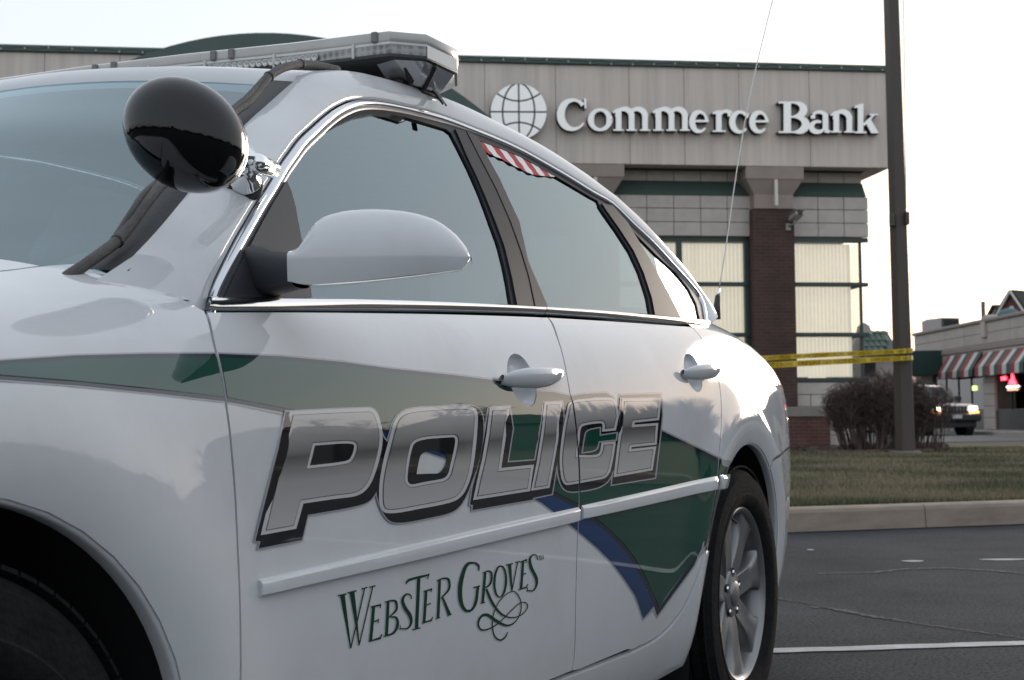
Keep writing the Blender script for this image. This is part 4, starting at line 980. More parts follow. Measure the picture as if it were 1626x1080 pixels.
# painted stall line and crack seams
lp0, lp1 = ground(1222, 1035), ground(1640, 1022); ld = (lp1-lp0)/np.linalg.norm(lp1-lp0); lnn = np.array([-ld[1], ld[0], 0])
linem = mat('worn_white_line_paint', (.26, .265, .27), .8, col2=(.46, .465, .47), vscale=9)
V = []; F = []
us = np.linspace(-2.5, 9, 140)
for i, u_ in enumerate(us):
    j1, j2 = random.uniform(-.006, .006), random.uniform(-.006, .006)
    for v_ in (-.046+j1, .046+j2): q = lp0+ld*u_+lnn*v_; V.append((q[0], q[1], .004))
F = [(2*i, 2*i+2, 2*i+3, 2*i+1) for i in range(len(us)-1)]
tag(obj('stall_line', V, F, linem), kind='structure')
def crack(px, wd, m, nm='sealed_crack', z=.004):
    P = [ground(*q)[:2] for q in px]; P = np.array(catmull(P, 14)); V = []
    for i in range(len(P)):
        d = P[min(i+1, len(P)-1)]-P[max(i-1, 0)]; d /= np.linalg.norm(d); c = np.array([-d[1], d[0]]); P_ = P[i]+c*random.uniform(-.02, .02)
        w_ = wd*random.uniform(.4, 1.3); V += [(*(P_+c*w_), z), (*(P_-c*w_), z)]
    tag(obj(nm, V, [(2*i, 2*i+1, 2*i+3, 2*i+2) for i in range(len(P)-1)], m), kind='structure')
palecr = mat('pale_crack_dust', (.072, .073, .074), .9, vary=.35, vscale=8); darkcr = mat('crack_tar', (.014, .014, .016), .8)
crack([(1300, 912), (1380, 910), (1440, 905), (1500, 903), (1560, 906), (1626, 911), (1700, 915)], .016, palecr)
crack([(1226, 950), (1290, 960), (1340, 972), (1420, 985), (1500, 997), (1580, 1008), (1660, 1020)], .007, darkcr)
crack([(1290, 964), (1335, 969), (1380, 979), (1440, 988)], .014, palecr, z=.003)
for x_, y_, a, b in ((1450, 892, .06, .016), (1594, 889.5, .13, .016), (1287, 874, .02, .012)):
    c = ground(x_, y_); V = [(c[0]+a*math.cos(t)*(1+.2*math.sin(3*t)), c[1]+b*2.5*math.sin(t), .005) for t in np.linspace(0, 2*math.pi, 12, endpoint=False)]
    V += [(v[0], v[1], .001) for v in V]
    tag(obj('paper_scrap', V, [tuple(range(12))]+[(i, (i+1) % 12, (i+1) % 12+12, i+12)[::-1] for i in range(12)], mat('paper', (.33, .33, .33), .8)), {1450: 'small white paper scrap on the asphalt nearer the police car', 1594: 'long pale paper strip on the asphalt at the right edge', 1287: 'tiny pale fleck of litter on the asphalt close to the rear wheel'}[x_], 'litter')

# ---- lawn on the island, mulch, street beyond
def lawn_z(v): return KH-.004+.105*min(1, max(0, v-.16)/17.5)
GR = 'grass'
lm = mat('lawn_soil', (.050, .048, .026), .95, col2=(.085, .075, .045), vscale=1.6, bump=.6, bscale=40)
VF = 17.0
V = []; F = []; nu, nv = 30, 24
for i in range(nu+1):
    for j in range(nv+1):
        u_ = -30+70*i/nu; v_ = .155+(VF-.155)*j/nv; V.append(kp(u_, v_, lawn_z(v_)))
for i in range(nu):
    for j in range(nv): a = i*(nv+1)+j; F.append((a, a+nv+1, a+nv+2, a+1))
tag(obj('lawn', V, F, lm, smooth=True), kind='structure')
# grass blades (uncountable)
rs = np.random.RandomState(3); NB = 210000
v_ = .17+(rs.rand(NB)**1.6)*13.0; u_ = -1.2+rs.rand(NB)*(7+v_*.55)
clump = np.sin(u_*2.1+1.7*np.sin(v_*1.3))*.5+np.sin(v_*3.1+u_*.7)*.3+rs.randn(NB)*.35
P = k0[None, :2]+kd[None, :2]*u_[:, None]+kn[None, :2]*v_[:, None]; z0 = KH-.006+.105*np.clip((v_-.16)/17.5, 0, 1)
hgt = .022+.030*rs.rand(NB)+.008*np.clip(clump, 0, 1); an = rs.rand(NB)*6.283; bw = .0028+.002*v_/10; ben = rs.randn(NB, 2)*.018
A = np.zeros((NB, 3, 3)); A[:, 0, 0] = P[:, 0]+np.cos(an)*bw; A[:, 0, 1] = P[:, 1]+np.sin(an)*bw; A[:, 0, 2] = z0
A[:, 1, 0] = P[:, 0]-np.cos(an)*bw; A[:, 1, 1] = P[:, 1]-np.sin(an)*bw; A[:, 1, 2] = z0
A[:, 2, :2] = P+ben; A[:, 2, 2] = z0+hgt
me = bpy.data.meshes.new('grass'); me.vertices.add(NB*3); me.vertices.foreach_set('co', A.reshape(-1)); me.loops.add(NB*3); me.loops.foreach_set('vertex_index', np.arange(NB*3)); me.polygons.add(NB); me.polygons.foreach_set('loop_start', np.arange(0, NB*3, 3)); 
gm = []
for nm, c in (('grass_green', (.070, .085, .034)), ('grass_olive', (.12, .11, .060)), ('grass_straw', (.24, .20, .125)), ('grass_dark', (.040, .048, .022))): gm.append(mat(nm, c, .8)); me.materials.append(gm[-1])
mi = np.where(clump > .55, 0, np.where(clump > .0, 1, 2)); mi = np.where(rs.rand(NB) < .22, rs.randint(0, 4, NB), mi)
me.polygons.foreach_set('material_index', mi.astype(np.int32)); me.update(); me.validate()
go = bpy.data.objects.new('grass', me); COL.objects.link(go); tag(go, 'patchy olive and straw coloured winter grass on the kerbed island', 'grass', kind='stuff')
# street beyond the island
STZ = .19
c0 = np.array(kp(0, VF))
V = [kp(-60, VF-.05, STZ), kp(400, VF-.05, STZ), kp(400, 400, STZ), kp(-60, 400, STZ)]
tag(obj('street', V, [(0, 1, 2, 3)], mat('street_asphalt', (.075, .080, .088), .8, vary=.15, vscale=.8, bump=.2, bscale=50)), kind='structure')
MB().add([kp(-60, VF-.16, .30), kp(60, VF-.16, .30), kp(60, VF, .30), kp(-60, VF, .30), kp(-60, VF-.16, .1), kp(60, VF-.16, .1), kp(60, VF, .1), kp(-60, VF, .1)], [(0, 1, 2, 3), (0, 4, 5, 1), (2, 6, 7, 3)]).build('street_kerb', mat('pale_kerb', (.22, .20, .17), .9))['kind'] = 'structure'
# mulch bed in front of the bank
mulch = mat('bark_mulch', (.065, .044, .036), .95, col2=(.15, .105, .088), vscale=22, bump=1., bscale=30)
ctr = [(1180, 716), (1260, 716.5), (1330, 717), (1400, 717), (1440, 716), (1480, 714), (1505, 711), (1500, 706.5), (1460, 704), (1400, 702), (1300, 702), (1180, 703)]
MZ = lambda q: .27
mp_ = [ground(a, b, .262) for a, b in ctr]; mp_ = catmull([q for q in mp_], 4, True)
V = [(q[0], q[1], .272+random.uniform(-.006, .006)) for q in mp_]+[(q[0], q[1], .2) for q in mp_]; n = len(mp_)
tag(obj('mulch_bed', V, [tuple(range(n))]+[(i, (i+1) % n, (i+1) % n+n, i+n)[::-1] for i in range(n)], mulch), kind='structure')
cb = MB()
for k in range(5000):
    a, b = random.uniform(1190, 1505), random.uniform(703, 716); q = ground(a, b, .272)
    M = Matrix.Translation((q[0], q[1], .276)) @ Matrix.Rotation(random.random()*6.28, 4, 'Z') @ Matrix.Rotation(random.uniform(-.7, .7), 4, 'X')
    l_ = random.uniform(.015, .05); cb.add([M @ Vector(v) for v in ((-l_, -.010, 0), (l_, -.008, .004), (l_*.8, .011, .002), (-l_, .010, .006))], [(0, 1, 2, 3)])
tag(cb.build('mulch_chips', mulch), 'loose brown bark chips on the bed below the hedge', 'mulch', kind='stuff')

# ================================================================== BANK
BK = atdepth(1379, 600, 29.); FR = math.atan2(.134, .991)
BANK = empty('bank_building', (BK[0], BK[1], 0), FR)
tag(BANK, 'grey and brown bank building with flat green-edged roof, brick columns and blinds', 'building')
fe = np.array([math.cos(FR), math.sin(FR), 0]); fi = np.array([-math.sin(FR), math.cos(FR), 0]); BKg = np.array([BK[0], BK[1], 0])
def fac(px, py, y=0.):
    d = ray(px, py); k = ((BKg+fi*y-CAM)@fi)/(d@fi); q = CAM+d*k-BKg; return float(q@fe), float(q[2])
def fx(px, py=400, y=0.): return fac(px, py, y)[0]
def fz(px, py, y=0.): return fac(px, py, y)[1]
def streaky(name, c, amt=.25):
    m = bpy.data.materials.new(name); m.use_nodes = True; t = m.node_tree; b = t.nodes['Principled BSDF']; MATS[name] = m
    tc = t.nodes.new('ShaderNodeTexCoord'); mp = t.nodes.new('ShaderNodeMapping'); mp.inputs['Scale'].default_value = (5.5, 5.5, .22); t.links.new(tc.outputs['Object'], mp.inputs[0])
    n = t.nodes.new('ShaderNodeTexNoise'); n.inputs['Scale'].default_value = 1.; n.inputs['Detail'].default_value = 7; n.inputs['Roughness'].default_value = .7; t.links.new(mp.outputs[0], n.inputs['Vector'])
    n2 = t.nodes.new('ShaderNodeTexNoise'); n2.inputs['Scale'].default_value = 60; n2.inputs['Detail'].default_value = 3; t.links.new(tc.outputs['Object'], n2.inputs['Vector'])
    r = t.nodes.new('ShaderNodeValToRGB'); r.color_ramp.elements[0].position = .30; r.color_ramp.elements[1].position = .62
    r.color_ramp.elements[0].color = (*(v*(1-amt) for v in c), 1); r.color_ramp.elements[1].color = (*c, 1); t.links.new(n.outputs['Fac'], r.inputs['Fac'])
    mx = t.nodes.new('ShaderNodeMix'); mx.data_type = 'RGBA'; mx.blend_type = 'OVERLAY'; mx.inputs['Factor'].default_value = .22; t.links.new(r.outputs[0], mx.inputs['A']); t.links.new(n2.outputs['Fac'], mx.inputs['B'])
    t.links.new(mx.outputs['Result'], b.inputs['Base Color']); b.inputs['Roughness'].default_value = .85
    return m
def brickm(name, c1, c2, mort, sc_=1.):
    m = bpy.data.materials.new(name); m.use_nodes = True; t = m.node_tree; b = t.nodes['Principled BSDF']; MATS[name] = m
    tc = t.nodes.new('ShaderNodeTexCoord'); mp = t.nodes.new('ShaderNodeMapping'); mp.inputs['Rotation'].default_value = (R(90), 0, 0); t.links.new(tc.outputs['Object'], mp.inputs[0])
    k = t.nodes.new('ShaderNodeTexBrick'); k.inputs['Scale'].default_value = 1; k.inputs['Brick Width'].default_value = .205*sc_; k.inputs['Row Height'].default_value = .068*sc_; k.inputs['Mortar Size'].default_value = .006; k.inputs['Mortar Smooth'].default_value = .2; k.inputs['Bias'].default_value = -.2
    k.inputs['Color1'].default_value = (*c1, 1); k.inputs['Color2'].default_value = (*c2, 1); k.inputs['Mortar'].default_value = (*mort, 1); t.links.new(mp.outputs[0], k.inputs['Vector'])
    n = t.nodes.new('ShaderNodeTexNoise'); n.inputs['Scale'].default_value = 2.5; n.inputs['Detail'].default_value = 6; t.links.new(tc.outputs['Object'], n.inputs['Vector'])
    mx = t.nodes.new('ShaderNodeMix'); mx.data_type = 'RGBA'; mx.blend_type = 'OVERLAY'; mx.inputs['Factor'].default_value = .5; t.links.new(k.outputs['Color'], mx.inputs['A']); t.links.new(n.outputs['Fac'], mx.inputs['B'])
    t.links.new(mx.outputs['Result'], b.inputs['Base Color']); b.inputs['Roughness'].default_value = .9
    bp = t.nodes.new('ShaderNodeBump'); bp.inputs['Strength'].default_value = .6; bp.inputs['Distance'].default_value = .008; bp.invert = True; t.links.new(k.outputs['Fac'], bp.inputs['Height']); t.links.new(bp.outputs[0], b.inputs['Normal'])
    return m
m_fas = streaky('stained_concrete', (.72, .635, .57), .22); m_blk = mat('grey_stone_block', (.54, .485, .445), .85, vary=.10, vscale=4, bump=.3, bscale=90)
m_cap = mat('pinkish_stone', (.34, .275, .25), .85, vary=.10, vscale=3, bump=.2, bscale=90); m_grn = mat('green_metal', (.062, .098, .084), .45, vary=.12, vscale=1.5)
m_frm = mat('dark_green_frame', (.035, .062, .056), .4); m_brk = brickm('dark_brown_brick', (.080, .042, .036), (.060, .034, .030), (.095, .070, .060)); m_brk2 = brickm('red_brown_brick', (.12, .052, .042), (.090, .042, .036), (.15, .11, .095))
m_joint = mat('dark_joint', (.07, .065, .06), .9); m_bld = mat('lit_cream_blind', (.62, .58, .50), .7, vary=.06, vscale=3, emit=(1., .93, .80), estr=.145)  # blind material glows, standing in for room light behind it
wglass = glass('window_glass', (.92, .92, .90), 1.5)
zf0, zf1, zcp = fz(1405, 266.5, -.45), fz(1405, 115, -.45), fz(1405, 103.8, -.5)
xr = fx(1413, 200, -.45)
seams = [xr]+[fx(p_, 200, -.45) for p_ in (1286, 1174, 1087, 1000, 883, 770, 655, 540, 425, 310, 190, 70, -60, -190)]
for a, b in zip(seams[:-1], seams[1:]): MB().bev(b+.004, a-.004, -.45, -.02, zf0, zf1, .006).build('fascia_panel', m_fas, BANK)
MB().box(seams[-1], xr-.03, -.42, -.06, zf0+.02, zf1-.01).build('fascia_core', m_joint, BANK)
MB().bev(seams[-1], xr+.05, -.51, .2, zf1+.001, zcp, .015).build('roof_coping', m_grn, BANK)
MB().box(seams[-1], -.01, -.02, 9., zf0-.02, zf1-.05).build('roof_slab', m_joint, BANK)
MB().box(xr-.43, xr-.004, -.018, 9., zf0, zf1).build('fascia_return', m_fas, BANK)
# string of small lamps looped along the coping
sl_ = MB(); pts = []
xx = seams[-1]; k = 0
while xx < xr: pts.append((xx, -.517, zcp-.03-.045*abs(math.sin(k*.9))-.01*math.sin(k*2.3))); xx += .14; k += 1
strng = empty('string_lights', (BK[0], BK[1], 0), FR); tag(strng, 'unlit string of small lamps looped along the green roof edge of the bank', 'lights')
MB().tube(pts, .006, 5).build('wire', m_frm, strng)
lb_ = MB()
for q in pts[::3]: lb_.lathe([(.004, 0), (.016, .01), (.016, .03), (.0, .045)], 6, Matrix.Translation((q[0], q[1]-.012, q[2]-.05)), False)
lb_.build('bulbs', mat('lamp_bulb', (.5, .52, .5), .3), strng)['kind'] = 'stuff'
# walls: blocks in courses, set off by open joints
zr = [fz(1320, p_, -.06) for p_ in (376.5, 354.5, 333.2, 312.5)]; zt0 = fz(1320, 291, .12)
BW = fx(1340, 340, -.06)-fx(1299, 340, -.06)
def courses(cols, rows_, y0, y1, m=m_blk, nm='stone_block'):
    for a, b in zip(cols[:-1], cols[1:]):
        for z0_, z1_ in rows_: MB().bev(a+.006, b-.006, y0, y1, z0_+.006, z1_-.006, .006).build(nm, m, BANK)
xcR = fx(1262, 400, -.30); xcL = fx(1196.5, 400, -.30); xw = 0.
colsR = [fx(p_, 340, -.06) for p_ in (1258, 1299, 1340, 1379)]
colsL = [fx(p_, 340, -.06) for p_ in (1199, 1155, 1112.5, 1070, 1027, 984, 941)][::-1]
rws = [(zr[0], zr[1]), (zr[1], zr[2]), (zr[2], zr[3])]
courses(colsR, rws, -.06, .06); courses(colsL, rws, -.06, .06)
MB().box(colsR[0], -.012, -.045, .12, zr[0]+.012, zr[3]-.004).build('wall_core', m_joint, BANK); MB().box(colsL[0]-8, colsL[-1], -.045, .12, zr[0]+.012, zr[3]-.004).build('wall_core', m_joint, BANK)
# upper recessed course and the sloping green apron
top = [(zt0, zf0)]
courses([fx(1262, 283, .12), fx(1299, 283, .12), fx(1340, 283, .12), .0], top, .12, .2); courses([fx(p_, 283, .12) for p_ in (984, 1027, 1070, 1112.5, 1155, 1196)], top, .12, .2)
MB().box(colsL[0]-8, -.02, .135, .3, zt0, zf0-.003).build('wall_core', m_joint, BANK)
for a, b in ((colsR[0], .012), (colsL[0], colsL[-1])):
    MB().prism([(-.075, zr[3]+.002), (.13, zr[3]+.002), (.13, zt0)], a, b, Matrix(((0, 1, 0, 0), (1, 0, 0, 0), (0, 0, 1, 0), (0, 0, 0, 1)))).build('green_apron', m_grn, BANK)
# windows
zs = fz(1320, 600, 0.); zhead = zr[0]-.002; zm1, zm2 = fz(1320, 452, 0), fz(1320, 531.7, 0)
def window(x0, x1, vert, corner=False):
    w_ = MB().box(x0, x1, .03, .10, zhead-.10, zhead).build('window_head', m_frm, BANK)
    for z in (zm1, zm2): MB().bev(x0, x1+(.14 if corner else 0), -.045, .08, z-.042, z+.042, .008).build('window_rail', m_frm, BANK)
    MB().bev(x0, x1+(.10 if corner else 0), -.045, .10, zs-.09, zs, .008).build('window_sill', m_frm, BANK)
    for v in vert: MB().bev(v-.055, v+.055, .0, .09, zs, zhead-.1, .006).build('window_mullion', m_frm, BANK)
    xs_ = [x0]+list(vert)+[x1]
    for za, zb in ((zs, zm2-.042), (zm2+.042, zm1-.042), (zm1+.042, zhead-.1)):
        for a, b in zip(xs_[:-1], xs_[1:]):
            o = MB().box(a, b, .045, .051, za, zb).build('window_pane', wglass, BANK)
    # vertical blinds
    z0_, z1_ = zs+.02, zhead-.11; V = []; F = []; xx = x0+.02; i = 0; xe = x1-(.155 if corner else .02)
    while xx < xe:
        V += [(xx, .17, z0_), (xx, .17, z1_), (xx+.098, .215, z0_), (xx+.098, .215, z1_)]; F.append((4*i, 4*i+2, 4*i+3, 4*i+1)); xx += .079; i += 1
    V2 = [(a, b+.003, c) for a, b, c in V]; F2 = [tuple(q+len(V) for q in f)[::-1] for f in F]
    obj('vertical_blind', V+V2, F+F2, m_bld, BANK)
xg = fx(1367, 440, 0.)
window(xcR+.02, xg, [], True)
MB().bev(xg-.028, xg+.028, -.0, .05, zs-.3, zhead-.1, .006).build('corner_post', m_frm, BANK)
MB().box(xg+.03, xg+.036, .06, 3.2, zs, zhead-.1).build('window_pane', wglass, BANK)
for z in (zm1, zm2): MB().box(xg-.01, xg+.05, .085, 3.2, z-.042, z+.042).build('window_rail', m_frm, BANK)
MB().box(xcR+.02, xg+.16, -.02, .026, zhead-.10, zhead-.005).build('head_trim', m_frm, BANK)
window(fx(985, 450, 0), xcL-.02, [fx(1079.5, 450, 0)])
MB().bev(xcL-.10, xcL-.005, -.02, .10, zs, zhead-.1, .006).build('window_jamb', m_frm, BANK)
MB().box(colsL[0]-6, xg-.02, 3.2, 3.4, .2, zf0).build('back_wall', m_joint, BANK)
MB().box(colsL[0]-6, xg+.03, .26, 3.2, .2, .32).build('floor_slab', m_joint, BANK)
MB().box(colsL[0]-6, -.03, .13, 3.2, zhead+.02, zhead+.1).build('ceiling_slab', mat('ceiling_white', (.55, .54, .5), .9), BANK)
# low wall under the sill
zl = [fz(1320, p_, -.03) for p_ in (607, 626.5, 645.5, 669, 691, 712)]
for (a, b), cols in zip(zip(zl[:-1], zl[1:]), ([1262, 1360], [1262, 1287.5, 1330, 1360], [1262, 1305, 1360], [1300, 1360], [1290, 1360])):
    courses([fx(p_, 640, -.03) for p_ in cols], [(b, a)], -.03, .1)
MB().box(xcR, fx(1360, 640)-.02, -.015, .2, .1, zl[0]-.003).build('wall_core', m_joint, BANK)
MB().box(fx(980, 640), xcL, -.02, .2, .1, zs-.09).build('sill_wall', m_blk, BANK)
# columns
def column(xc0, xc1):
    y = -.30; wc = xc1-xc0; xm = (xc0+xc1)/2
    zb0, zb1, zb2, zb3 = fz(1230, 331.5, y), fz(1230, 309, y), fz(1230, 286, y), zf0-.002
    hw = wc/2*1.40
    MB().box(xm-hw, xm+hw, -.44, .1, zb2, zb3).build('column_capital', m_cap, BANK)
    V = []
    for z_, h_, yy in ((zb1, wc/2*.945, y-.03), (zb2-.002, hw*.985, -.425)): V += [(xm-h_, yy, z_), (xm+h_, yy, z_), (xm+h_, .1, z_), (xm-h_, .1, z_)]
    obj('column_flare', V, [(0, 1, 5, 4), (1, 2, 6, 5), (2, 3, 7, 6), (3, 0, 4, 7), (0, 3, 2, 1)], m_cap, BANK)
    MB().box(xm-wc/2*.945, xm+wc/2*.945, y-.03, .1, zb0, zb1-.003).build('column_neck', m_cap, BANK)
    MB().box(xc0, xc1, y, .13, fz(1230, 646, y), zb0-.003).build('column_shaft', m_brk, BANK)
    MB().bev(xm-.035+.01, xm+.04, -.50, -.445, zb0+.03, zb2-.02, .01).build('lamp_strip', mat('cream_lamp', (.72, .70, .60), .5), BANK)
    MB().bev(xc0-.1, xc1+.60, -.58, .0, fz(1280, 662, -.5), fz(1280, 646, -.5), .012).build('pier_ledge', mat('pale_stone_ledge', (.24, .225, .20), .85, vary=.1), BANK)
    MB().box(xc0-.06, xc1+.56, -.54, -.04, .1, fz(1280, 662, -.5)-.003).build('brick_pier', m_brk2, BANK)
column(xcL, xcR)
dcol = fx(1279.7, 275, -.44)-fx(995, 275, -.44)
for k in (1, 2, 3): column(xcL-dcol*k, xcR-dcol*k)
MB().box(seams[-1], colsL[0]-.01, -.01, .3, .1, zf0).build('front_wall', m_blk, BANK)
# barrel-arched green entrance roof
ac = [fac(420+545*math.cos(R(t)), 597-545*math.sin(R(t)), -1.7) for t in np.linspace(180-34, 34, 40)]
ai = [fac(420+512*math.cos(R(t)), 597-512*math.sin(R(t)), -1.7) for t in np.linspace(180-34, 34, 40)]
arch = empty('entrance_canopy', (BK[0], BK[1], 0), FR); tag(arch, 'green arched entrance canopy roof rising above the bank roofline', 'canopy')
V = []; n = 40
for P_, yy in ((ac, -1.7), (ac, .6), (ai, .6), (ai, -1.7)): V += [(a, yy, b) for a, b in P_]
F = []
for r_ in range(4):
    for i in range(n-1): F.append((r_*n+i, r_*n+i+1, ((r_+1) % 4)*n+i+1, ((r_+1) % 4)*n+i))
F += [(0, n, 2*n, 3*n), (n-1, 4*n-1, 3*n-1, 2*n-1)]
obj('arch_roof', V, F, m_grn, arch, False)
low = ai[0]; V = [(a, -1.6, b) for a, b in ai]; obj('arch_tympanum', V+[(a, -1.5, b) for a, b in ai], [tuple(range(n))[::-1], tuple(range(n, 2*n))]+[(i, i+1, n+i+1, n+i) for i in range(n-1)], mat('tympanum_green', (.026, .056, .045), .5), arch)
for px_ in (ai[0][0]+.25, ai[-1][0]-.25): MB().box(px_-.22, px_+.22, -1.62, -1.2, .1, ai[0][1]+.25).build('canopy_post', m_brk, arch)

# ---- sign: globe and letters, each a deep channel letter
SY = -.47
SIGN = empty('bank_sign', (BK[0], BK[1], 0), FR); tag(SIGN, 'white raised serif letters beside a gridded globe on the bank fascia', 'sign')
m_wht = mat('glowing_sign_face', (.85, .85, .84), .45, vary=.03, vscale=5, emit=(1, 1, .97), estr=.055); m_sd = mat('dark_sign_return', (.02, .02, .02), .6)  # sign faces given a slight glow to lift their white
def channel(name, polys, depth=.16, label=None):
    """union of pixel polygons -> white face with dark returns"""
    P = [[fac(a, b, SY-depth) for a, b in q] for q in polys]
    v2, f = cdt(P, lambda ids: len(ids) > 0)
    V = [(a, SY-depth, b) for a, b in v2]; F = []
    for q in f:
        n_ = np.cross(np.subtract(V[q[1]], V[q[0]]), np.subtract(V[q[2]], V[q[0]])); F.append(q if n_[1] < 0 else q[::-1])
    o = obj(name, V, F, m_wht, SIGN)
    V2 = []; F2 = []
    for a, b in bound(F):
        k = len(V2); V2 += [(V[a][0], SY-depth+.002, V[a][2]), (V[b][0], SY-depth+.002, V[b][2]), (V[b][0], SY+.018, V[b][2]), (V[a][0], SY+.018, V[a][2])]; F2.append((k, k+3, k+2, k+1))
    obj('letter_return', V2, F2, m_sd, o)
    return o
zS = ZZ(900, 80, 2.904)
def S_(P, w_, n=5): return [zS(q) for q in stroke(cs_(P, n) if len(P) > 2 else P, w_)]
def arc(cx, cy, rx, ry, a0, a1, w_, n=18): return [zS(q) for q in stroke([(cx+rx*math.cos(R(t)), cy-ry*math.sin(R(t))) for t in np.linspace(a0, a1, n)], w_)]
def R_(x0, y0, x1, y1): return [zS([(x0, y0), (x1, y0), (x1, y1), (x0, y1)])]
def glyph_m(x, n=2, yt=272, yb=371):
    out = []; w_ = 26
    out += R_(x+12, yt+6, x+12+w_, yb); out += [zS([(x-2, yt+10), (x+14, yt-2), (x+30, yt-6), (x+30, yt+14), (x-2, yt+18)])]; out += R_(x, yb-7, x+12+w_+10, yb)
    for k in range(n):
        x1 = x+12+62*(k+1)
        out += arc(x1-24, yt+34, 36, 36, 180, 0, [10, 16, 26, 28], 12); out += R_(x1-2, yt+32, x1-2+w_, yb); out += R_(x1-13, yb-7, x1+w_+8, yb)
    return out
def glyph_e(cx, yt=278, yb=380):
    cy = (yt+yb)/2; ry = (yb-yt)/2-6; rx = 38
    return arc(cx, cy, rx-4, ry, 8, 320, [14, 12, 16, 26, 28, 28, 22, 14, 8], 26)+[zS([(cx-34, cy-8), (cx+42, cy-8), (cx+42, cy+2), (cx-34, cy+2)])]
G = {}
G['C'] = arc(30, 296, 58, 67, 40, 325, [20, 12, 18, 30, 36, 36, 32, 20, 12, 9], 30)+[zS([(78, 222), (90, 222), (90, 268), (83, 268)])]
G['C'] = [[(a, b) for a, b, *_ in q] for q in G['C']]
G['o'] = arc(154, 320, 43, 46, 0, 360, [30, 20, 13, 20, 30, 20, 13, 20, 30], 30)
G['m'] = glyph_m(214, 2); G['m2'] = glyph_m(398, 2)
G['e'] = glyph_e(612); G['r'] = R_(688, 282, 714, 375)+[zS([(672, 286), (690, 278), (714, 276), (714, 292), (672, 294)])]+R_(672, 369, 734, 376)+arc(734, 300, 24, 20, 170, 20, [12, 16, 22], 8)+[zS([(742, 282), (758, 284), (754, 304), (742, 306)])]
G['c'] = arc(800, 330, 37, 46, 45, 318, [18, 13, 18, 27, 29, 28, 20, 12, 8], 24)+[zS([(822, 288), (840, 292), (836, 312), (824, 312)])]
G['e2'] = glyph_e(889, 280, 381)
G['B'] = R_(1000, 238, 1034, 381)+R_(976, 236, 1050, 245)+R_(976, 373, 1050, 381)+arc(1050, 273, 42, 32, 92, -92, [9, 20, 34, 36, 30, 10], 14)+arc(1052, 342, 50, 35, 92, -92, [9, 22, 36, 38, 30, 9], 14)+R_(1030, 302, 1056, 311)
G['a'] = R_(1180, 300, 1206, 368)+arc(1164, 306, 30, 22, 160, 0, [12, 14, 18, 26], 10)+[zS([(1124, 300), (1146, 296), (1146, 314), (1126, 316)])]+arc(1158, 352, 30, 24, 60, 340, [10, 16, 24, 26, 18, 9], 18)+[zS([(1196, 360), (1218, 372), (1210, 382), (1186, 378)])]
G['n'] = glyph_m(1218, 1, 284, 379)
G['k'] = R_(1342, 254, 1368, 381)+[zS([(1326, 258), (1344, 250), (1368, 244), (1368, 262), (1326, 266)])]+R_(1328, 374, 1382, 382)+[zS([(1366, 338), (1412, 296), (1420, 300), (1372, 350)])]+R_(1396, 293, 1436, 300)+[zS([(1378, 334), (1402, 318), (1436, 378), (1444, 382), (1404, 382)])]
for k, q in G.items(): channel('sign_letter', [[(a, b) for a, b, *_ in p_] for p_ in q])
gc = (823.5, 177.5); gr = 44.5
lines = []
def gl_line(P, w_=2.6): return stroke(P, w_)
NP = 28
cut = []
cut += gl_line([(gc[0], gc[1]-gr-2), (gc[0]+1, gc[1]+gr+2)]); cut += gl_line([(gc[0]-gr-2, gc[1]), (gc[0]+gr+2, gc[1]+.5)])
for sx in (-1, 1): cut += gl_line([(gc[0]+sx*25.5*math.cos(t), gc[1]+(gr+1)*math.sin(t)) for t in np.linspace(-1.57, 1.57, 16)])
for sy in (-1, 1): cut += gl_line([(gc[0]+37*t, gc[1]+sy*(17+14*t*t)) for t in np.linspace(-1.02, 1.02, 14)])
GP = [[fac(gc[0]+gr*math.cos(t), gc[1]+gr*math.sin(t), SY-.16) for t in np.linspace(0, 2*math.pi, 48, endpoint=False)]]+[[fac(a, b, SY-.16) for a, b in q] for q in cut]
for nm, pr, yy, m_ in (('globe_face', lambda ids: ids == {0}, SY-.16, m_wht), ('globe_grid', lambda ids: 0 in ids and len(ids) > 1, SY-.152, m_sd)):
    v2, f = cdt(GP, pr); V = [(a, yy, b) for a, b in v2]; F = []
    for q in f:
        n_ = np.cross(np.subtract(V[q[1]], V[q[0]]), np.subtract(V[q[2]], V[q[0]])); F.append(q if n_[1] < 0 else q[::-1])
    o = obj(nm, V, F, m_, SIGN)
pr = GP[0]; N_ = len(pr); obj('globe_return', [(a, SY-.158, b) for a, b in pr]+[(a, SY+.018, b) for a, b in pr], [(i, (i+1) % N_, (i+1) % N_+N_, i+N_) for i in range(N_)], m_sd, SIGN)
# security camera on the column
q = fac(1263, 341, -.55); sec = empty('security_camera', tuple(BKg+fe*q[0]+fi*-.30+np.array([0, 0, q[1]])), FR); tag(sec, 'small grey security camera bracketed to the brick column', 'camera')
m_cam = mat('camera_grey', (.33, .33, .32), .5)
M = Matrix.Translation((.02, -.22, -.03)) @ Matrix.Rotation(R(-18), 4, 'X') @ Matrix.Rotation(R(12), 4, 'Z')
MB().bev(-.085, .085, -.16, .16, -.05, .05, .015, M).build('housing', m_cam, sec); MB().bev(-.05, .05, -.175, -.155, -.038, .038, .004, M).build('lens', m_sd, sec); MB().bev(-.10, .10, -.19, .15, .052, .065, .005, M).build('sun_shield', m_cam, sec)
MB().tube([(0, -.2, -.09), (-.0, -.18, -.16), (-.06, -.04, -.20)], .022, 8).build('bracket', m_cam, sec, True); MB().bev(-.12, -.02, -.03, .0, -.28, -.14, .006).build('mount_plate', m_cam, sec)
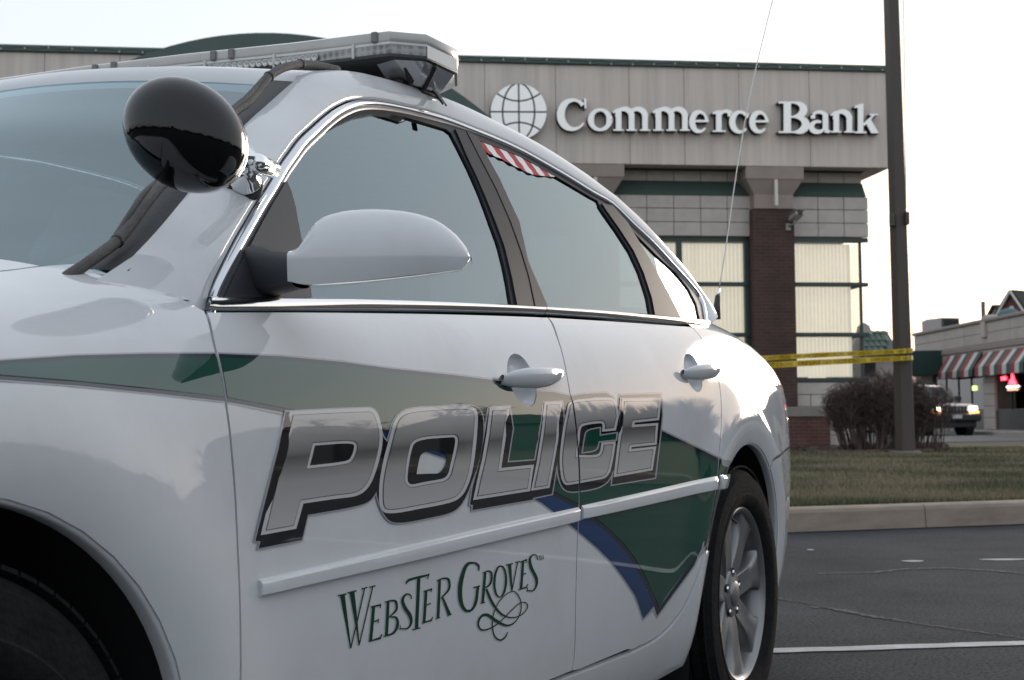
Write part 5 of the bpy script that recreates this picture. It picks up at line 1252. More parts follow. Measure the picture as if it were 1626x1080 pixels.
# ================================================================== POLE, TAPE, HEDGE
pb0, pt0 = atdepth(1437.5, 721, 22.7), atdepth(1411, -130, 22.7)
def pole_at(y): t = (pb0[2]-atdepth(1430, y, 22.7)[2])/(pb0[2]-pt0[2]); return pb0+(pt0-pb0)*t
POLE = empty('light_pole', (pb0[0], pb0[1], .24)); tag(POLE, 'tall tapered brown steel light pole standing in the grass by the hedge', 'pole')
bronze = mat('bronze_pole_paint', (.070, .055, .045), .55, vary=.12, vscale=3, stretch=(1, 1, .3))
def prel(p_): return np.array(p_)-np.array([pb0[0], pb0[1], .24])
rows = []
V = []
for t, hw in ((0, .112), (.5, .100), (1, .086)):
    c = prel(pb0+(pt0-pb0)*t); c[2] = max(c[2], 0) if t == 0 else c[2]
    for a, b in ((-1, -.86), (-.86, -1), (.86, -1), (1, -.86), (1, .86), (.86, 1), (-.86, 1), (-1, .86)):
        th = R(20); V.append((c[0]+hw*(a*math.cos(th)-b*math.sin(th)), c[1]+hw*(a*math.sin(th)+b*math.cos(th)), c[2]))
obj('pole_shaft', V, [(i*8+k, i*8+(k+1) % 8, (i+1)*8+(k+1) % 8, (i+1)*8+k) for i in range(2) for k in range(8)], bronze, POLE)
MB().lathe([(.24, -.1), (.24, .035), (.22, .05), (.0, .05)], 24, None, False).build('pole_footing', mat('footing_concrete', (.17, .15, .135), .9, vary=.15), POLE, auto=30)
for px_, py0, py1, w_ in ((1416.5, 339, 360, .035), (1440, 337, 357, .03)):
    c = prel(atdepth(px_, (py0+py1)/2, 22.62)); MB().bev(c[0]-w_, c[0]+w_, c[1]-.06, c[1]+.06, c[2]-.10, c[2]+.10, .008).build('junction_box', bronze, POLE)
cab = [prel(atdepth(x_, y_, 22.9)) for x_, y_ in ((1434, -60), (1435.5, 60), (1437, 180), (1439, 330))]
MB().tube(cab, .008, 5).build('pole_cable', mat('pale_cable', (.5, .5, .5), .6), POLE)

def tape(rows_px, name, label, phase):
    """rows_px: (x, ytop, ybottom, depth); two-sided printed ribbon"""
    D = np.array(catmull(rows_px, 14)); T = [atdepth(a, b, d) for a, b, c, d in D]; B = [atdepth(a, c, d) for a, b, c, d in D]
    n = len(T); V = []
    for i in range(n):
        tw = .012*math.sin(i*.55+phase); V += [tuple(T[i]+np.array([0, tw, 0])), tuple(B[i]-np.array([0, tw, 0]))]
    V2 = [(a, b+.002, c) for a, b, c in V]
    F = [(2*i, 2*i+1, 2*i+3, 2*i+2) for i in range(n-1)]
    o = obj(name, V+V2, F+[tuple(q+2*n for q in f)[::-1] for f in F], mat('yellow_tape', (.62, .42, .010), .4, vary=.12, vscale=8), None, True)
    tag(o, label, 'tape', 'barrier tape tied to the pole')
    # lettering
    cu = bpy.data.curves.new('t', 'FONT'); cu.body = 'FIRE LINE DO NOT CROSS   '*7; cu.size = 1; to = bpy.data.objects.new('t', cu); me_ = bpy.data.meshes.new_from_object(to)
    co = np.array([v.co for v in me_.vertices]); fc = [tuple(p_.vertices) for p_ in me_.polygons]
    bpy.data.objects.remove(to); bpy.data.curves.remove(cu)
    mid = [(np.array(V[2*i])+np.array(V[2*i+1]))/2 for i in range(n)]; arc_ = np.r_[0, np.cumsum([np.linalg.norm(mid[i+1]-mid[i]) for i in range(n-1)])]
    hgt_ = np.linalg.norm(np.array(V[0])-np.array(V[1])); k = hgt_*.62/.72
    W_ = []
    for x_, y_, _ in co:
        u_ = x_*k*1.05; u_ = min(u_, arc_[-1]); i = min(n-2, max(0, int(np.searchsorted(arc_, u_))-1)); f_ = (u_-arc_[i])/max(1e-6, arc_[i+1]-arc_[i]); f_ = min(1, max(0, f_))
        tp = np.array(V[2*i])*(1-f_)+np.array(V[2*i+2])*f_; bt_ = np.array(V[2*i+1])*(1-f_)+np.array(V[2*i+3])*f_
        vv = .19+y_*.62/.72; q = bt_+(tp-bt_)*vv; W_.append((q[0], q[1]-.003, q[2]))
    keep = [f for f in fc if all(co[j][0]*k*1.05 < arc_[-1] for j in f)]
    obj('tape_lettering', W_, keep, mat('tape_ink', (.03, .026, .012), .6), o); bpy.data.meshes.remove(me_)
    return o
tape([(960, 583, 590.5, 26.5), (1100, 572, 579.5, 25.2), (1225, 564.3, 572, 24.2), (1300, 560.2, 568, 23.6), (1380, 556.5, 564.3, 23.0), (1422, 554.6, 562, 22.5), (1437, 553.6, 561, 22.40), (1447, 553, 560, 22.46), (1450, 553, 560, 22.75)], 'barrier_tape', 'upper of the two yellow tape strands stretched left from the pole', 0.)
tape([(960, 592, 602, 26.5), (1100, 582.5, 592, 25.2), (1225, 575, 584.5, 24.2), (1300, 571, 580.2, 23.6), (1380, 567.5, 575.8, 23.0), (1422, 565.8, 573.2, 22.5), (1437, 565.2, 572.4, 22.40), (1447, 564.6, 571.8, 22.46), (1450, 564.6, 571.8, 22.75)], 'barrier_tape', 'lower of the two yellow tape strands stretched left from the pole', 2.)

twig = mat('dark_bare_twigs', (.092, .066, .058), .9, vary=.35, vscale=5)
def bush(cx_px, base_y, Y, width, height, depth_, nst, seed, label):
    rs_ = random.Random(seed); b = atdepth(cx_px, base_y, Y); root = empty('bare_bush', (b[0], b[1], .265)); tag(root, label, 'bush', 'bare hedge bushes by the bank')
    st = MB(); tw = MB(); lob = [(rs_.uniform(-.45, .45)*width, rs_.uniform(-.06, .07)*height) for _ in range(6)]
    def top(x_): return height*(.97-.16*abs(2*x_/width)**3.5)+sum(h_*math.exp(-((x_-c_)/(.14*width))**2) for c_, h_ in lob)
    for k in range(nst):
        bx, by = rs_.uniform(-.30, .30)*width, rs_.uniform(-.35, .35)*depth_
        tx = bx*1.75+rs_.gauss(0, .10); ty = by*1.3+rs_.gauss(0, .1); tx = max(-.52*width, min(.52*width, tx)); H = top(tx)*rs_.uniform(.70, .97); P = []
        for i in range(6):
            t = i/5; P.append((bx+(tx-bx)*t**.75+rs_.gauss(0, .025)*t, by*(1-t)+ty*t+rs_.gauss(0, .02), -.03+H*t**1.1))
        st.tube(P, [.014, .012, .009, .007, .005, .003], 4, False)
        for j in range(30):
            t = rs_.uniform(.22, 1.0)**.60; i = min(4, int(t*5)); f_ = t*5-i; p_ = [P[i][q]*(1-f_)+P[i+1][q]*f_ for q in range(3)]
            l_ = rs_.uniform(.10, .30); az = rs_.uniform(0, 6.28); up_ = rs_.uniform(.05, 1.0)
            d = (math.cos(az)*.75, math.sin(az)*.6, up_); q1 = [p_[q]+d[q]*l_*.5+rs_.gauss(0, .014) for q in range(3)]; q2 = [p_[q]+d[q]*l_+rs_.gauss(0, .025) for q in range(3)]
            q2[2] = min(q2[2], top(q2[0])*rs_.uniform(.96, 1.03)); q2[0] = max(-.56*width, min(.56*width, q2[0]))
            tw.tube([p_, q1, q2], [.005, .004, .0024], 3, False)
            for m_ in range(2):
                d3 = (rs_.gauss(0, .6), rs_.gauss(0, .5), rs_.uniform(-.1, .9)); l3 = rs_.uniform(.05, .16); c_ = q1 if m_ else q2; q3 = [c_[q]+d3[q]*l3 for q in range(3)]; q3[2] = min(q3[2], top(q3[0])*1.03)
                tw.tube([c_, q3], [.0035, .002], 3, False)
    st.build('stems', twig, root); tw.build('twigs', twig, root)['kind'] = 'stuff'
    return root
bush(1380, 710, 24.6, 1.30, 1.25, .9, 105, 5, 'broad bare brown bush left of the pole, nearest the brick pier')
bush(1434, 711, 25.2, .72, 1.30, .9, 62, 6, 'dense bare brown bush right behind the light pole')
bush(1472, 711, 25.4, .74, 1.20, .6, 24, 8, 'bare brown bush right of the pole, in front of the car with lit headlights')

# ================================================================== SUV
def tread(c, r_, w_, ax): pass
SUVP = ground(1518, 692, STZ); SUV = empty('suv', (SUVP[0]+.1, SUVP[1]+.3, STZ), R(13))
tag(SUV, 'dark red sport utility vehicle with lit headlights coming out behind the hedge', 'car')
maroon = mat('maroon_paint', (.075, .012, .016), .3, 0, 1.); cladding = mat('dark_grey_cladding', (.030, .030, .034), .6); suvglass = glass('suv_glass', (.20, .24, .27), 1.45)
# local: x to the viewer's right, y backwards, z up; the nose is at y = 0
side = [(0.02, .62), (0.0, .80), (.05, .98), (.30, 1.06), (1.15, 1.13), (1.35, 1.15), (1.35, .95), (4.3, .95), (4.4, .62)]
def loftx(name, sec, m, parent, sharp=35):
    """sec: list of (y, [(x,z)...]) rings"""
    n = len(sec[0][1]); V = [(x_, y_, z_) for y_, r_ in sec for x_, z_ in r_]; F = [(i*n+k, i*n+(k+1) % n, (i+1)*n+(k+1) % n, (i+1)*n+k) for i in range(len(sec)-1) for k in range(n)]
    F += [tuple(range(n)), tuple((len(sec)-1)*n+k for k in range(n))[::-1]]
    o = obj(name, V, F, m, parent, True); o.data.set_sharp_from_angle(angle=R(sharp)); return o
def ringb(hw, z0, z1, tw_=.9): return [(-hw, z0), (-hw*1.0, z0+(z1-z0)*.6), (-hw*.96, z1-.05), (-hw*tw_, z1), (hw*tw_, z1), (hw*.96, z1-.05), (hw, z0+(z1-z0)*.6), (hw, z0)]
loftx('body', [(.06, ringb(.80, .48, .98)), (.22, ringb(.86, .46, 1.03)), (.6, ringb(.89, .46, 1.08)), (1.2, ringb(.905, .46, 1.13)), (2.4, ringb(.91, .46, 1.12)), (4.2, ringb(.90, .46, 1.10)), (4.5, ringb(.84, .5, 1.05))], maroon, SUV)
loftx('cabin', [(1.28, ringb(.80, 1.10, 1.14, .98)), (1.95, ringb(.76, 1.10, 1.66, .84)), (2.3, ringb(.75, 1.10, 1.72, .84)), (4.1, ringb(.74, 1.10, 1.70, .84)), (4.42, ringb(.76, 1.08, 1.15, .9))], maroon, SUV)
obj('windshield', [(-.70, 1.25, 1.165), (.70, 1.25, 1.165), (.60, 1.86, 1.635), (-.60, 1.86, 1.635)], [(0, 1, 2, 3)], suvglass, SUV)
obj('windshield_backing', [(-.69, 1.29, 1.16), (.69, 1.29, 1.16), (.59, 1.90, 1.63), (-.59, 1.90, 1.63)], [(0, 1, 2, 3)], cladding, SUV)
for sg in (-1, 1):
    MB().add([(sg*.815, 1.7, 1.2), (sg*.815, 2.7, 1.2), (sg*.70, 2.7, 1.6), (sg*.70, 2.0, 1.6)], [(0, 1, 2, 3)]).build('side_window', suvglass, SUV)
    hl = MB().bev(sg*.66-.155, sg*.66+.155, -.005, .12, .80, .965, .03).build('headlight', mat('headlight_lens', (.8, .8, .75), .1, emit=(1, .86, .62), estr=1.6), SUV)
    MB().lathe([(.0, .02), (.055, .015), (.068, .0), (.0, .0)], 18, Matrix.Translation((sg*.655, -.005, .885)) @ Matrix.Rotation(R(90), 4, 'X'), False).build('lamp_bulb', mat('headlight_glow', (1, 1, 1), .3, emit=(1, .84, .58), estr=30.), hl)
    MB().bev(sg*.69-.17, sg*.69+.17, -.01, .1, .735, .79, .012).build('turn_lamp', mat('amber_lamp', (.8, .25, .03), .2, emit=(1, .28, .03), estr=1.8), SUV)
    MB().bev(sg*.98-.10, sg*.98+.10, 1.45, 1.60, 1.15, 1.32, .03).build('door_mirror', cladding, SUV)
    for y_ in (.82, 3.45):
        M = Matrix.Translation((sg*.78, y_, .365)) @ Matrix.Rotation(R(90*sg), 4, 'Y')
        wo = MB().lathe([(.20, -.11), (.33, -.115), (.36, -.09), (.365, 0), (.36, .09), (.33, .115), (.20, .11)], 28, M, False).build('wheel', MATS['tyre_rubber'], SUV, auto=30)
        MB().lathe([(.205, .06), (.19, .09), (.10, .06), (.0, .06)], 24, M, False).build('rim', MATS['silver_alloy'], wo)
        MB().lathe([(.44, -.16), (.44, .128), (.40, .128), (.40, -.16)], 24, Matrix.Translation((sg*.79, y_, .38)) @ Matrix.Rotation(R(90*sg), 4, 'Y'), False).build('arch_flare', cladding, SUV)
for k in range(7): MB().bev(-.40+k*.118, -.40+k*.118+.085, -.012, .03, .79, .965, .012).build('grille_slot', mat('grille_dark', (.02, .02, .022), .5), SUV)
MB().bev(-.45, .45, -.004, .06, .775, .98, .02).build('grille', mat('grille_chrome', (.35, .33, .33), .25, .8), SUV)
MB().bev(-.90, .90, -.10, .35, .46, .735, .06).build('front_bumper', cladding, SUV)
MB().bev(-.17, .17, -.118, -.10, .56, .68, .004).build('licence_plate', mat('plate', (.55, .55, .52), .5), SUV)
MB().bev(-.80, .80, .05, 4.3, .26, .47, .03).build('underbody', cladding, SUV)

# ================================================================== SHOPS
SD = np.array([-.0199, 1., 0]); SD /= np.linalg.norm(SD); SN = np.array([-SD[1], SD[0], 0])      # along the row (away), out of the front (towards the street)
S0 = np.array([18.6, 53., 0]); SZ = .30
SHOP = empty('shop_row', (S0[0], S0[1], 0), math.atan2(SD[1], SD[0])); tag(SHOP, 'low pale stone row of shops with flat parapet along the street', 'building')
def sh(px, py, o=0.):
    d = ray(px, py); k = ((S0+SN*o-CAM)@SN)/(d@SN); q = CAM+d*k-S0; return float(q@SD), float(q[2])
# local: x along the row, +y out towards the street, z up
m_shop = mat('pale_limestone', (.42, .37, .33), .85, vary=.12, vscale=1.2, bump=.2, bscale=40); m_shopj = mat('limestone_moulding', (.27, .225, .20), .85, vary=.1); m_drk = mat('dark_shop_interior', (.012, .013, .014), .7)
xa, xb = sh(1452, 560)[0], sh(1626, 520)[0]-9; zp = sh(1600, 505)[1]; zg = sh(1600, 541)[1]; zg2 = sh(1600, 551)[1]; zaw = sh(1600, 562)[1]
def stone_course(z0, z1, ln, y0, y1):
    x_ = xb; k = 0
    while x_ < xa:
        x1_ = min(xa, x_+ln); MB().bev(x_+.012, x1_-.012, y0, y1, z0+.012, z1-.012, .012).build('parapet_stone', m_shop, SHOP); x_ = x1_
h_ = (zp-zg)/2
stone_course(zg, zg+h_, 2.6, -.3, .0); stone_course(zg+h_, zp, 2.6, -.3, .0)
MB().box(xb, xa-.02, -.28, -.02, SZ, zp-.02).build('wall_core', m_shopj, SHOP)
MB().bev(xb-.05, xa+.05, -.35, .10, zp, zp+.14, .03).build('parapet_cap', m_shopj, SHOP)
MB().bev(xb, xa, -.2, .08, zg2, zg-.02, .03).build('string_course', m_shopj, SHOP)
MB().bev(xb, xa, -.3, .03, zaw-.1, zg2-.01, .01).build('frieze', m_shop, SHOP)
MB().box(xb, xa, -8, -.3, zp-.6, zp-.4).build('flat_roof', m_shopj, SHOP); MB().box(xb, xa, -8, -.31, SZ, zp-.61).build('interior', m_drk, SHOP)
# shop fronts: piers, glass, stall risers
piers = [sh(p_, 640)[0] for p_ in (1574,)]
zsw = SZ
for xc in (piers[0], piers[0]+7.6, piers[0]-7.6):
    for j in range(6):
        z0_ = SZ+j*(zaw-.1-SZ)/6; MB().bev(xc-.62, xc+.62, -.1, .10, z0_+.008, SZ+(j+1)*(zaw-.1-SZ)/6-.008, .012).build('pier_block', m_shop, SHOP)
for xc, ln in ((piers[0]-.62, -6.36), (piers[0]+.62, 6.36)):
    x0_, x1_ = min(xc, xc+ln), max(xc, xc+ln)
    MB().box(x0_, x1_, -.05, .03, SZ, SZ+.75).build('stall_riser', mat('dark_marble', (.03, .035, .04), .3, vary=.5, vscale=4), SHOP)
    n_ = 4
    for k in range(n_):
        MB().box(x0_+(x1_-x0_)*k/n_+.05, x0_+(x1_-x0_)*(k+1)/n_-.05, -.018, -.006, SZ+.78, zaw-.12).build('shop_pane', glass('shop_glass_%d' % k, (.28, .30, .30), 1.6) if 'shop_glass_%d' % k not in MATS else MATS['shop_glass_%d' % k], SHOP)
        MB().box(x0_+(x1_-x0_)*k/n_-.05, x0_+(x1_-x0_)*k/n_+.05, -.05, .02, SZ+.75, zaw-.12).build('shop_mullion', m_drk, SHOP)
    for k in range(3): MB().bev(x0_+1+k*1.7, x0_+1.5+k*1.7, -.14, -.07, SZ+.9, zaw-.5, .02).build('window_curtain', mat('dim_curtain', (.12, .13, .12), .9), SHOP)
# neon signs in the window
nx, nz_ = sh(1609, 610, -.01)
neon = empty('neon_sign', tuple(S0+SD*nx-SN*.0+np.array([0, 0, nz_])), math.atan2(SD[1], SD[0])); tag(neon, 'red neon sign with a white bar glowing in the shop window', 'sign')
mr = mat('red_neon', (.5, .02, .02), .4, emit=(1, .03, .05), estr=3.2); mwn = mat('white_neon', (.6, .6, .5), .4, emit=(1, .9, .7), estr=1.6)
pts_ = [(.0, .02, .46), (-.10, .02, .18), (-.22, .02, .0), (.22, .02, .0), (.12, .02, .16), (.02, .02, .44)]
MB().prism([(0.04, .46), (-.20, .16), (-.42, -.02), (.42, -.02), (.30, .14), (.12, .2)][::-1], .012, .03).build('red_shape', mr, neon); MB().bev(-.62, .62, .014, .03, -.13, -.06, .008).build('white_bar', mwn, neon); MB().bev(-.55, .55, .014, .03, -.24, -.17, .008).build('lower_bar', mat('dim_neon', (.4, .2, .15), .5, emit=(1, .5, .3), estr=.5), neon)
nx, nz_ = sh(1595, 600.5, -.01); n2 = MB().bev(-.26, .26, .014, .04, -.08, .06, .02).build('neon_sign', mr); n2.location = tuple(S0+SD*nx+np.array([0, 0, nz_])); n2.rotation_euler = (0, 0, math.atan2(SD[1], SD[0])); tag(n2, 'small red neon light left of the larger red sign in the shop window', 'sign')
nx, nz_ = sh(1549, 616, -.01); n3 = MB().bev(-.26, .26, .014, .04, -.10, .08, .02).build('window_lamp', mat('green_glow', (.3, .4, .1), .4, emit=(.55, .9, .25), estr=.7)); n3.location = tuple(S0+SD*nx+np.array([0, 0, nz_])); n3.rotation_euler = (0, 0, math.atan2(SD[1], SD[0])); tag(n3, 'small green light in the dark shop window above the vehicle', 'light')
# striped awnings
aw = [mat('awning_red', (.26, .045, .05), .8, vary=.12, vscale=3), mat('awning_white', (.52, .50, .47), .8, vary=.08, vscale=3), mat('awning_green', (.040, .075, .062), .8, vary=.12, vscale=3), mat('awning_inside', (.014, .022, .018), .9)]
def awning(tl, tr, fl, fr, vb, n_, first, label):
    """tl, tr: top corners on the wall (pixels); fl, fr: pixel x of the front corners; p: projection found from the front-left pixel"""
    xl, zt_ = sh(*tl); xr_, _ = sh(*tr); PJ = .47
    xfl, zfl = sh(*fl, PJ); xfr, zfr = sh(*fr, PJ); zf_ = (zfl+zfr)/2; zb_ = sh(*vb, PJ)[1]
    root = empty('striped_awning', tuple(S0+SD*(xl+xr_)/2), math.atan2(SD[1], SD[0])); tag(root, label, 'awning', 'striped awnings on the shops'); x0 = (xl+xr_)/2
    V = []; F = []; mi_ = []
    for k in range(n_+1):
        f_ = k/n_; V += [(xl+(xr_-xl)*f_-x0, .04, zt_), (xl+(xr_-xl)*f_-x0, PJ, zf_), (xl+(xr_-xl)*f_-x0, PJ+.01, zb_)]
    for k in range(n_):
        for j in range(2): F.append((3*k+j, 3*k+j+1, 3*k+4+j, 3*k+3+j)); mi_.append((first+k) % 3)
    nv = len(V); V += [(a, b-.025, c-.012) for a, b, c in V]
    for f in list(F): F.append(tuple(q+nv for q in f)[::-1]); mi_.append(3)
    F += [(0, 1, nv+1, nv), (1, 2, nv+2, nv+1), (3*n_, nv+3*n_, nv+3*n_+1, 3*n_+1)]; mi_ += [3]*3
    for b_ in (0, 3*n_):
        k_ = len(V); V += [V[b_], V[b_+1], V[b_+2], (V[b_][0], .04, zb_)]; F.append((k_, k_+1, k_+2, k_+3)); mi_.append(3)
    o = obj('awning_cloth', V, F, aw, root)
    o.data.polygons.foreach_set('material_index', mi_)
    return root
awning((1566, 560), (1645, 552), (1549, 583), (1626, 575), (1560, 597), 12, 0, 'larger red, white and green striped awning at the right edge')
awning((1506, 566), (1562, 560.5), (1494, 593), (1541, 586), (1520, 600), 9, 0, 'smaller red, white and green striped awning nearer the green canopy')
# green box canopy with a rounded end sign
cx0, cz0 = sh(1456, 552, 2.2); cx1, _ = sh(1497, 552, 0)
can = empty('green_canopy', tuple(S0+SD*cx1), math.atan2(SD[1], SD[0])); tag(can, 'dark green fabric entrance canopy with a pale rounded end panel', 'canopy')
zc1 = sh(1470, 552, 1.5)[1]; zc0 = sh(1470, 592, 1.5)[1]; m_can = mat('canopy_cloth', (.020, .055, .045), .85, vary=.15, vscale=2)
MB().add([(0, .0, zc1), (3.4, .0, zc1), (3.4, 2.9, zc1-.02), (0, 2.9, zc1-.02), (0, .0, zc0), (3.4, .0, zc0), (3.4, 2.9, zc0), (0, 2.9, zc0)], [(0, 1, 2, 3), (0, 3, 7, 4), (3, 2, 6, 7), (1, 5, 6, 2), (4, 7, 6, 5)]).build('canopy_cover', m_can, can)
pnl = [(2.95+.0, 0)]; arcp = [(2.30+.62*math.cos(t), (zc0-.15)+.0+.95*max(0, math.sin(t))**.8) for t in np.linspace(0, math.pi, 14)]
V = [(-.03, a, b) for a, b in arcp]+[(-.10, a, b) for a, b in arcp]; n = 14
obj('end_panel', [(x_, y_+.75, z_) for x_, y_, z_ in V], [tuple(range(n)), tuple(range(n, 2*n))[::-1]]+[(i, (i+1) % n, (i+1) % n+n, i+n)[::-1] for i in range(n)], mat('pink_white_panel', (.45, .36, .33), .8, col2=(.30, .13, .12), vscale=3), can)
# things on the roof
def block(px0, px1, py0, py1, Y, dp, name, m, label, cat):
    a, b = atdepth(px0, py1, Y), atdepth(px1, py0, Y); o = empty(name, ((a[0]+b[0])/2, a[1], a[2])); tag(o, label, cat); hw = (b[0]-a[0])/2; return o, hw, b[2]-a[2]
o, hw, hh = block(1485, 1525, 506, 530, 68, 1.4, 'rooftop_unit', None, 'grey box air handling unit standing on the shop roof', 'air unit')
mu = mat('unit_grey', (.10, .095, .09), .6); mu2 = mat('unit_pale', (.36, .33, .32), .6)
M = Matrix.Rotation(R(20), 4, 'Z')
MB().bev(-hw*.55, hw*1.0, -.1, 1.2, -.7, hh, .03, M).build('cabinet', mu, o); MB().bev(-hw*1.0, -hw*.57, -.05, 1.2, -.7, hh-.03, .03, M).build('side_cabinet', mu2, o); MB().bev(-hw*.62, hw*1.04, -.14, 1.25, hh, hh+.04, .01, M).build('lid', mu2, o)
MB().bev(-hw*.5, hw*.95, -.12, -.095, .08, hh-.06, .01, M).build('louvre', m_drk, o)
a, b = atdepth(1562, 520, 58), atdepth(1562, 479, 58); vp = MB().tube([(0, 0, -.8), (0, 0, b[2]-a[2])], .085, 12).build('vent_pipe', mat('rusty_pipe', (.14, .11, .10), .7, vary=.3)); vp.location = tuple(a); tag(vp, 'slim upright vent pipe rising from the shop roof', 'pipe')
a = atdepth(1572, 512, 57); ch = MB().bev(-.25, .25, -.2, .2, -.6, .30, .08).bev(-.32, .32, -.25, .25, -.6, .05, .03).build('roof_vent', m_shop); ch.location = tuple(a); tag(ch, 'short pale stone vent cap at the foot of the pipe', 'vent')
# buildings beyond
def gable(name, pxl, pxa, pxr, ye, ya, Y, m_wall, m_roof, label, depth_=8., zbase=.3):
    """front gable: eaves at (pxl, ye) and (pxr, ye), apex at (pxa, ya)"""
    L_, A_, R__ = atdepth(pxl, ye, Y), atdepth(pxa, ya, Y), atdepth(pxr, ye, Y); rt_ = empty(name, (A_[0], A_[1], 0), R(-52)); tag(rt_, label, 'building')
    l_ = (L_[0]-A_[0])*1.55; r_ = -l_; ze, za = L_[2], A_[2]
    MB().prism([(l_, zbase), (r_, zbase), (r_, ze), (0, za), (l_, ze)], 0, depth_).build('wall', m_wall, rt_)
    for (x0, z0), (x1, z1) in (((l_-.15, ze-.12), (0, za+.03)), ((r_+.15, ze-.12), (0, za+.03))):
        d = np.array([x1-x0, z1-z0]); nn = np.array([-d[1], d[0]])/np.linalg.norm(d)*.14; nn = nn if nn[1] > 0 else -nn
        MB().prism([(x0, z0+.02), (x1, z1+.02), (x1+nn[0], z1+nn[1]+.02), (x0+nn[0], z0+nn[1]+.02)], -.2, depth_+.2).build('roof', m_roof, rt_)
    return rt_, l_, r_, ze, za
m_rb = brickm('gable_brick', (.16, .055, .04), (.12, .045, .035), (.17, .12, .10)); m_rf = mat('dark_shingle', (.045, .040, .038), .9, vary=.2, vscale=3); m_tr = mat('white_trim', (.6, .6, .58), .7)
g, l_, r_, ze, za = gable('brick_house', 1590, 1607.5, 1640, 503, 464, 84, m_rb, m_rf, 'red brick gabled house rising behind the shop roof at the right edge')
for (x0, z0) in ((l_, ze), (r_, ze)): MB().tube([(x0, -.24, z0-.05), (0, -.24, za+.05)], .07, 6).build('barge_board', m_tr, g)
MB().lathe([(.0, 0), (.16, .0), (.16, .05), (.0, .05)], 14, Matrix.Translation((-.05, -.02, za-.95)) @ Matrix.Rotation(R(90), 4, 'X'), False).build('gable_vent', m_tr, g)
gable('pale_house', 1574, 1580.5, 1597, 506, 487, 92, mat('cream_render', (.42, .38, .34), .85), m_rf, 'small cream gabled roof between the vent pipe and the brick house')
a, b = atdepth(1583, 507, 74), atdepth(1621, 507, 74); dm = empty('dome_awning', (a[0]+(b[0]-a[0])*.5, a[1], a[2])); tag(dm, 'teal half-dome awning in front of the brick gable', 'awning'); rr = (b[0]-a[0])/2
MB().lathe([(rr*math.cos(t), rr*.92*math.sin(t)**.8) for t in np.linspace(0, 1.5, 9)], 24, None, False).build('dome_cloth', mat('teal_cloth', (.075, .14, .145), .8, vary=.1), dm, True); MB().lathe([(rr*1.03, -.06), (rr*1.03, .05), (rr*.9, .05), (rr*.9, -.06)], 24, None, False).build('dome_hoop', m_drk, dm)
MB().box(-rr*.9, rr*.9, .2, 2., -4, .05).build('dome_wall', m_rb, dm)
# small house with green tiled roof left of the pole
Yt = 58.; q = [atdepth(a, b, Yt) for a, b in ((1362, 557), (1426, 549), (1426, 520), (1391, 527))]
th = empty('tiled_house', (q[1][0], Yt, 0)); tag(th, 'small white house with curved green tile roof behind the bank corner', 'building')
m_tile = mat('green_roof_tile', (.040, .075, .055), .5, vary=.25, vscale=6); m_wh = mat('house_white', (.40, .37, .345), .85, vary=.08)
xl_, xr2 = q[0][0]-q[1][0]-2, .05; zr_, ze_ = atdepth(1410, 523, Yt)[2], atdepth(1400, 555, Yt)[2]
zb_ = .3
MB().box(xl_+2.0, xr2, .5, 6., zb_, ze_+.05).build('wall', m_wh, th)
prof_ = [(0, ze_-.1), (.35, ze_+.08), (.8, ze_+.34), (1.3, zr_-.12), (1.75, zr_)]
tx0, tx1 = q[3][0]-q[1][0]-.1, xr2+.0; nt_ = int((tx1-tx0)/.24)
rf = empty('roof'); rf.parent = th
for r_i in range(4):
    (y0, z0), (y1, z1) = prof_[r_i], prof_[r_i+1]
    for k in range(nt_):
        x_ = tx0-(.55*(1-r_i/3.))*.9+ .24*k; 
        V = []
        for (yy, zz, up_) in ((y0-.06, z0+.03, 0), (y1, z1+.01, 0)):
            for a in np.linspace(0, math.pi, 5): V.append((x_+.12-.125*math.cos(a), yy, zz+.06*math.sin(a)))
        obj('roof_tile', V, [(i, i+1, i+6, i+5) for i in range(4)]+[(0, 1, 2, 3, 4)], m_tile, th)
bpy.data.objects.remove(rf)
MB().add([(tx0-.6, .0, ze_-.14), (tx1, .0, ze_-.14), (tx1, 1.75, zr_-.03), (tx0, 1.75, zr_-.03), (tx0-.6, .3, ze_-.2), (tx1, .3, ze_-.2)], [(0, 1, 2, 3), (0, 4, 5, 1)]).build('roof_deck', m_tile, th)
MB().box(tx0, tx1, 1.7, 4., zb_, zr_-.05).build('upper_wall', m_wh, th)
gp = [(q[0][0]-q[1][0]+.3, zb_), (tx0+.25, zb_), (tx0+.25, zr_-.1), (tx0+.15, zr_+.22), (tx0-.05, zr_+.36), (tx0-.27, zr_+.22), (tx0-.35, zr_-.2), (tx0-.6, zr_-.62), (q[0][0]-q[1][0]-.9, ze_+.1), (q[0][0]-q[1][0]-.9, zb_)]
MB().prism(gp, 1.2, 1.6).build('curved_parapet', m_wh, th)
a = atdepth(1388, 583, Yt-.1); MB().bev(a[0]-q[1][0]-.25, a[0]-q[1][0]+.2, .44, .51, a[2]-.35, a[2]+.35, .02).build('window', m_drk, th)
# pavement in front of the shops
tag(MB().add([tuple(S0+SD*(xb-20)+SN*3.0+np.array([0, 0, SZ])), tuple(S0+SD*40+SN*3.0+np.array([0, 0, SZ])), tuple(S0+SD*40-SN*.1+np.array([0, 0, SZ])), tuple(S0+SD*(xb-20)-SN*.1+np.array([0, 0, SZ])), tuple(S0+SD*(xb-20)+SN*3.02+np.array([0, 0, STZ-.05])), tuple(S0+SD*40+SN*3.02+np.array([0, 0, STZ-.05]))], [(0, 1, 2, 3), (0, 4, 5, 1)]).build('pavement', mat('pavement_concrete', (.22, .21, .19), .9, vary=.12, vscale=2)), kind='structure')

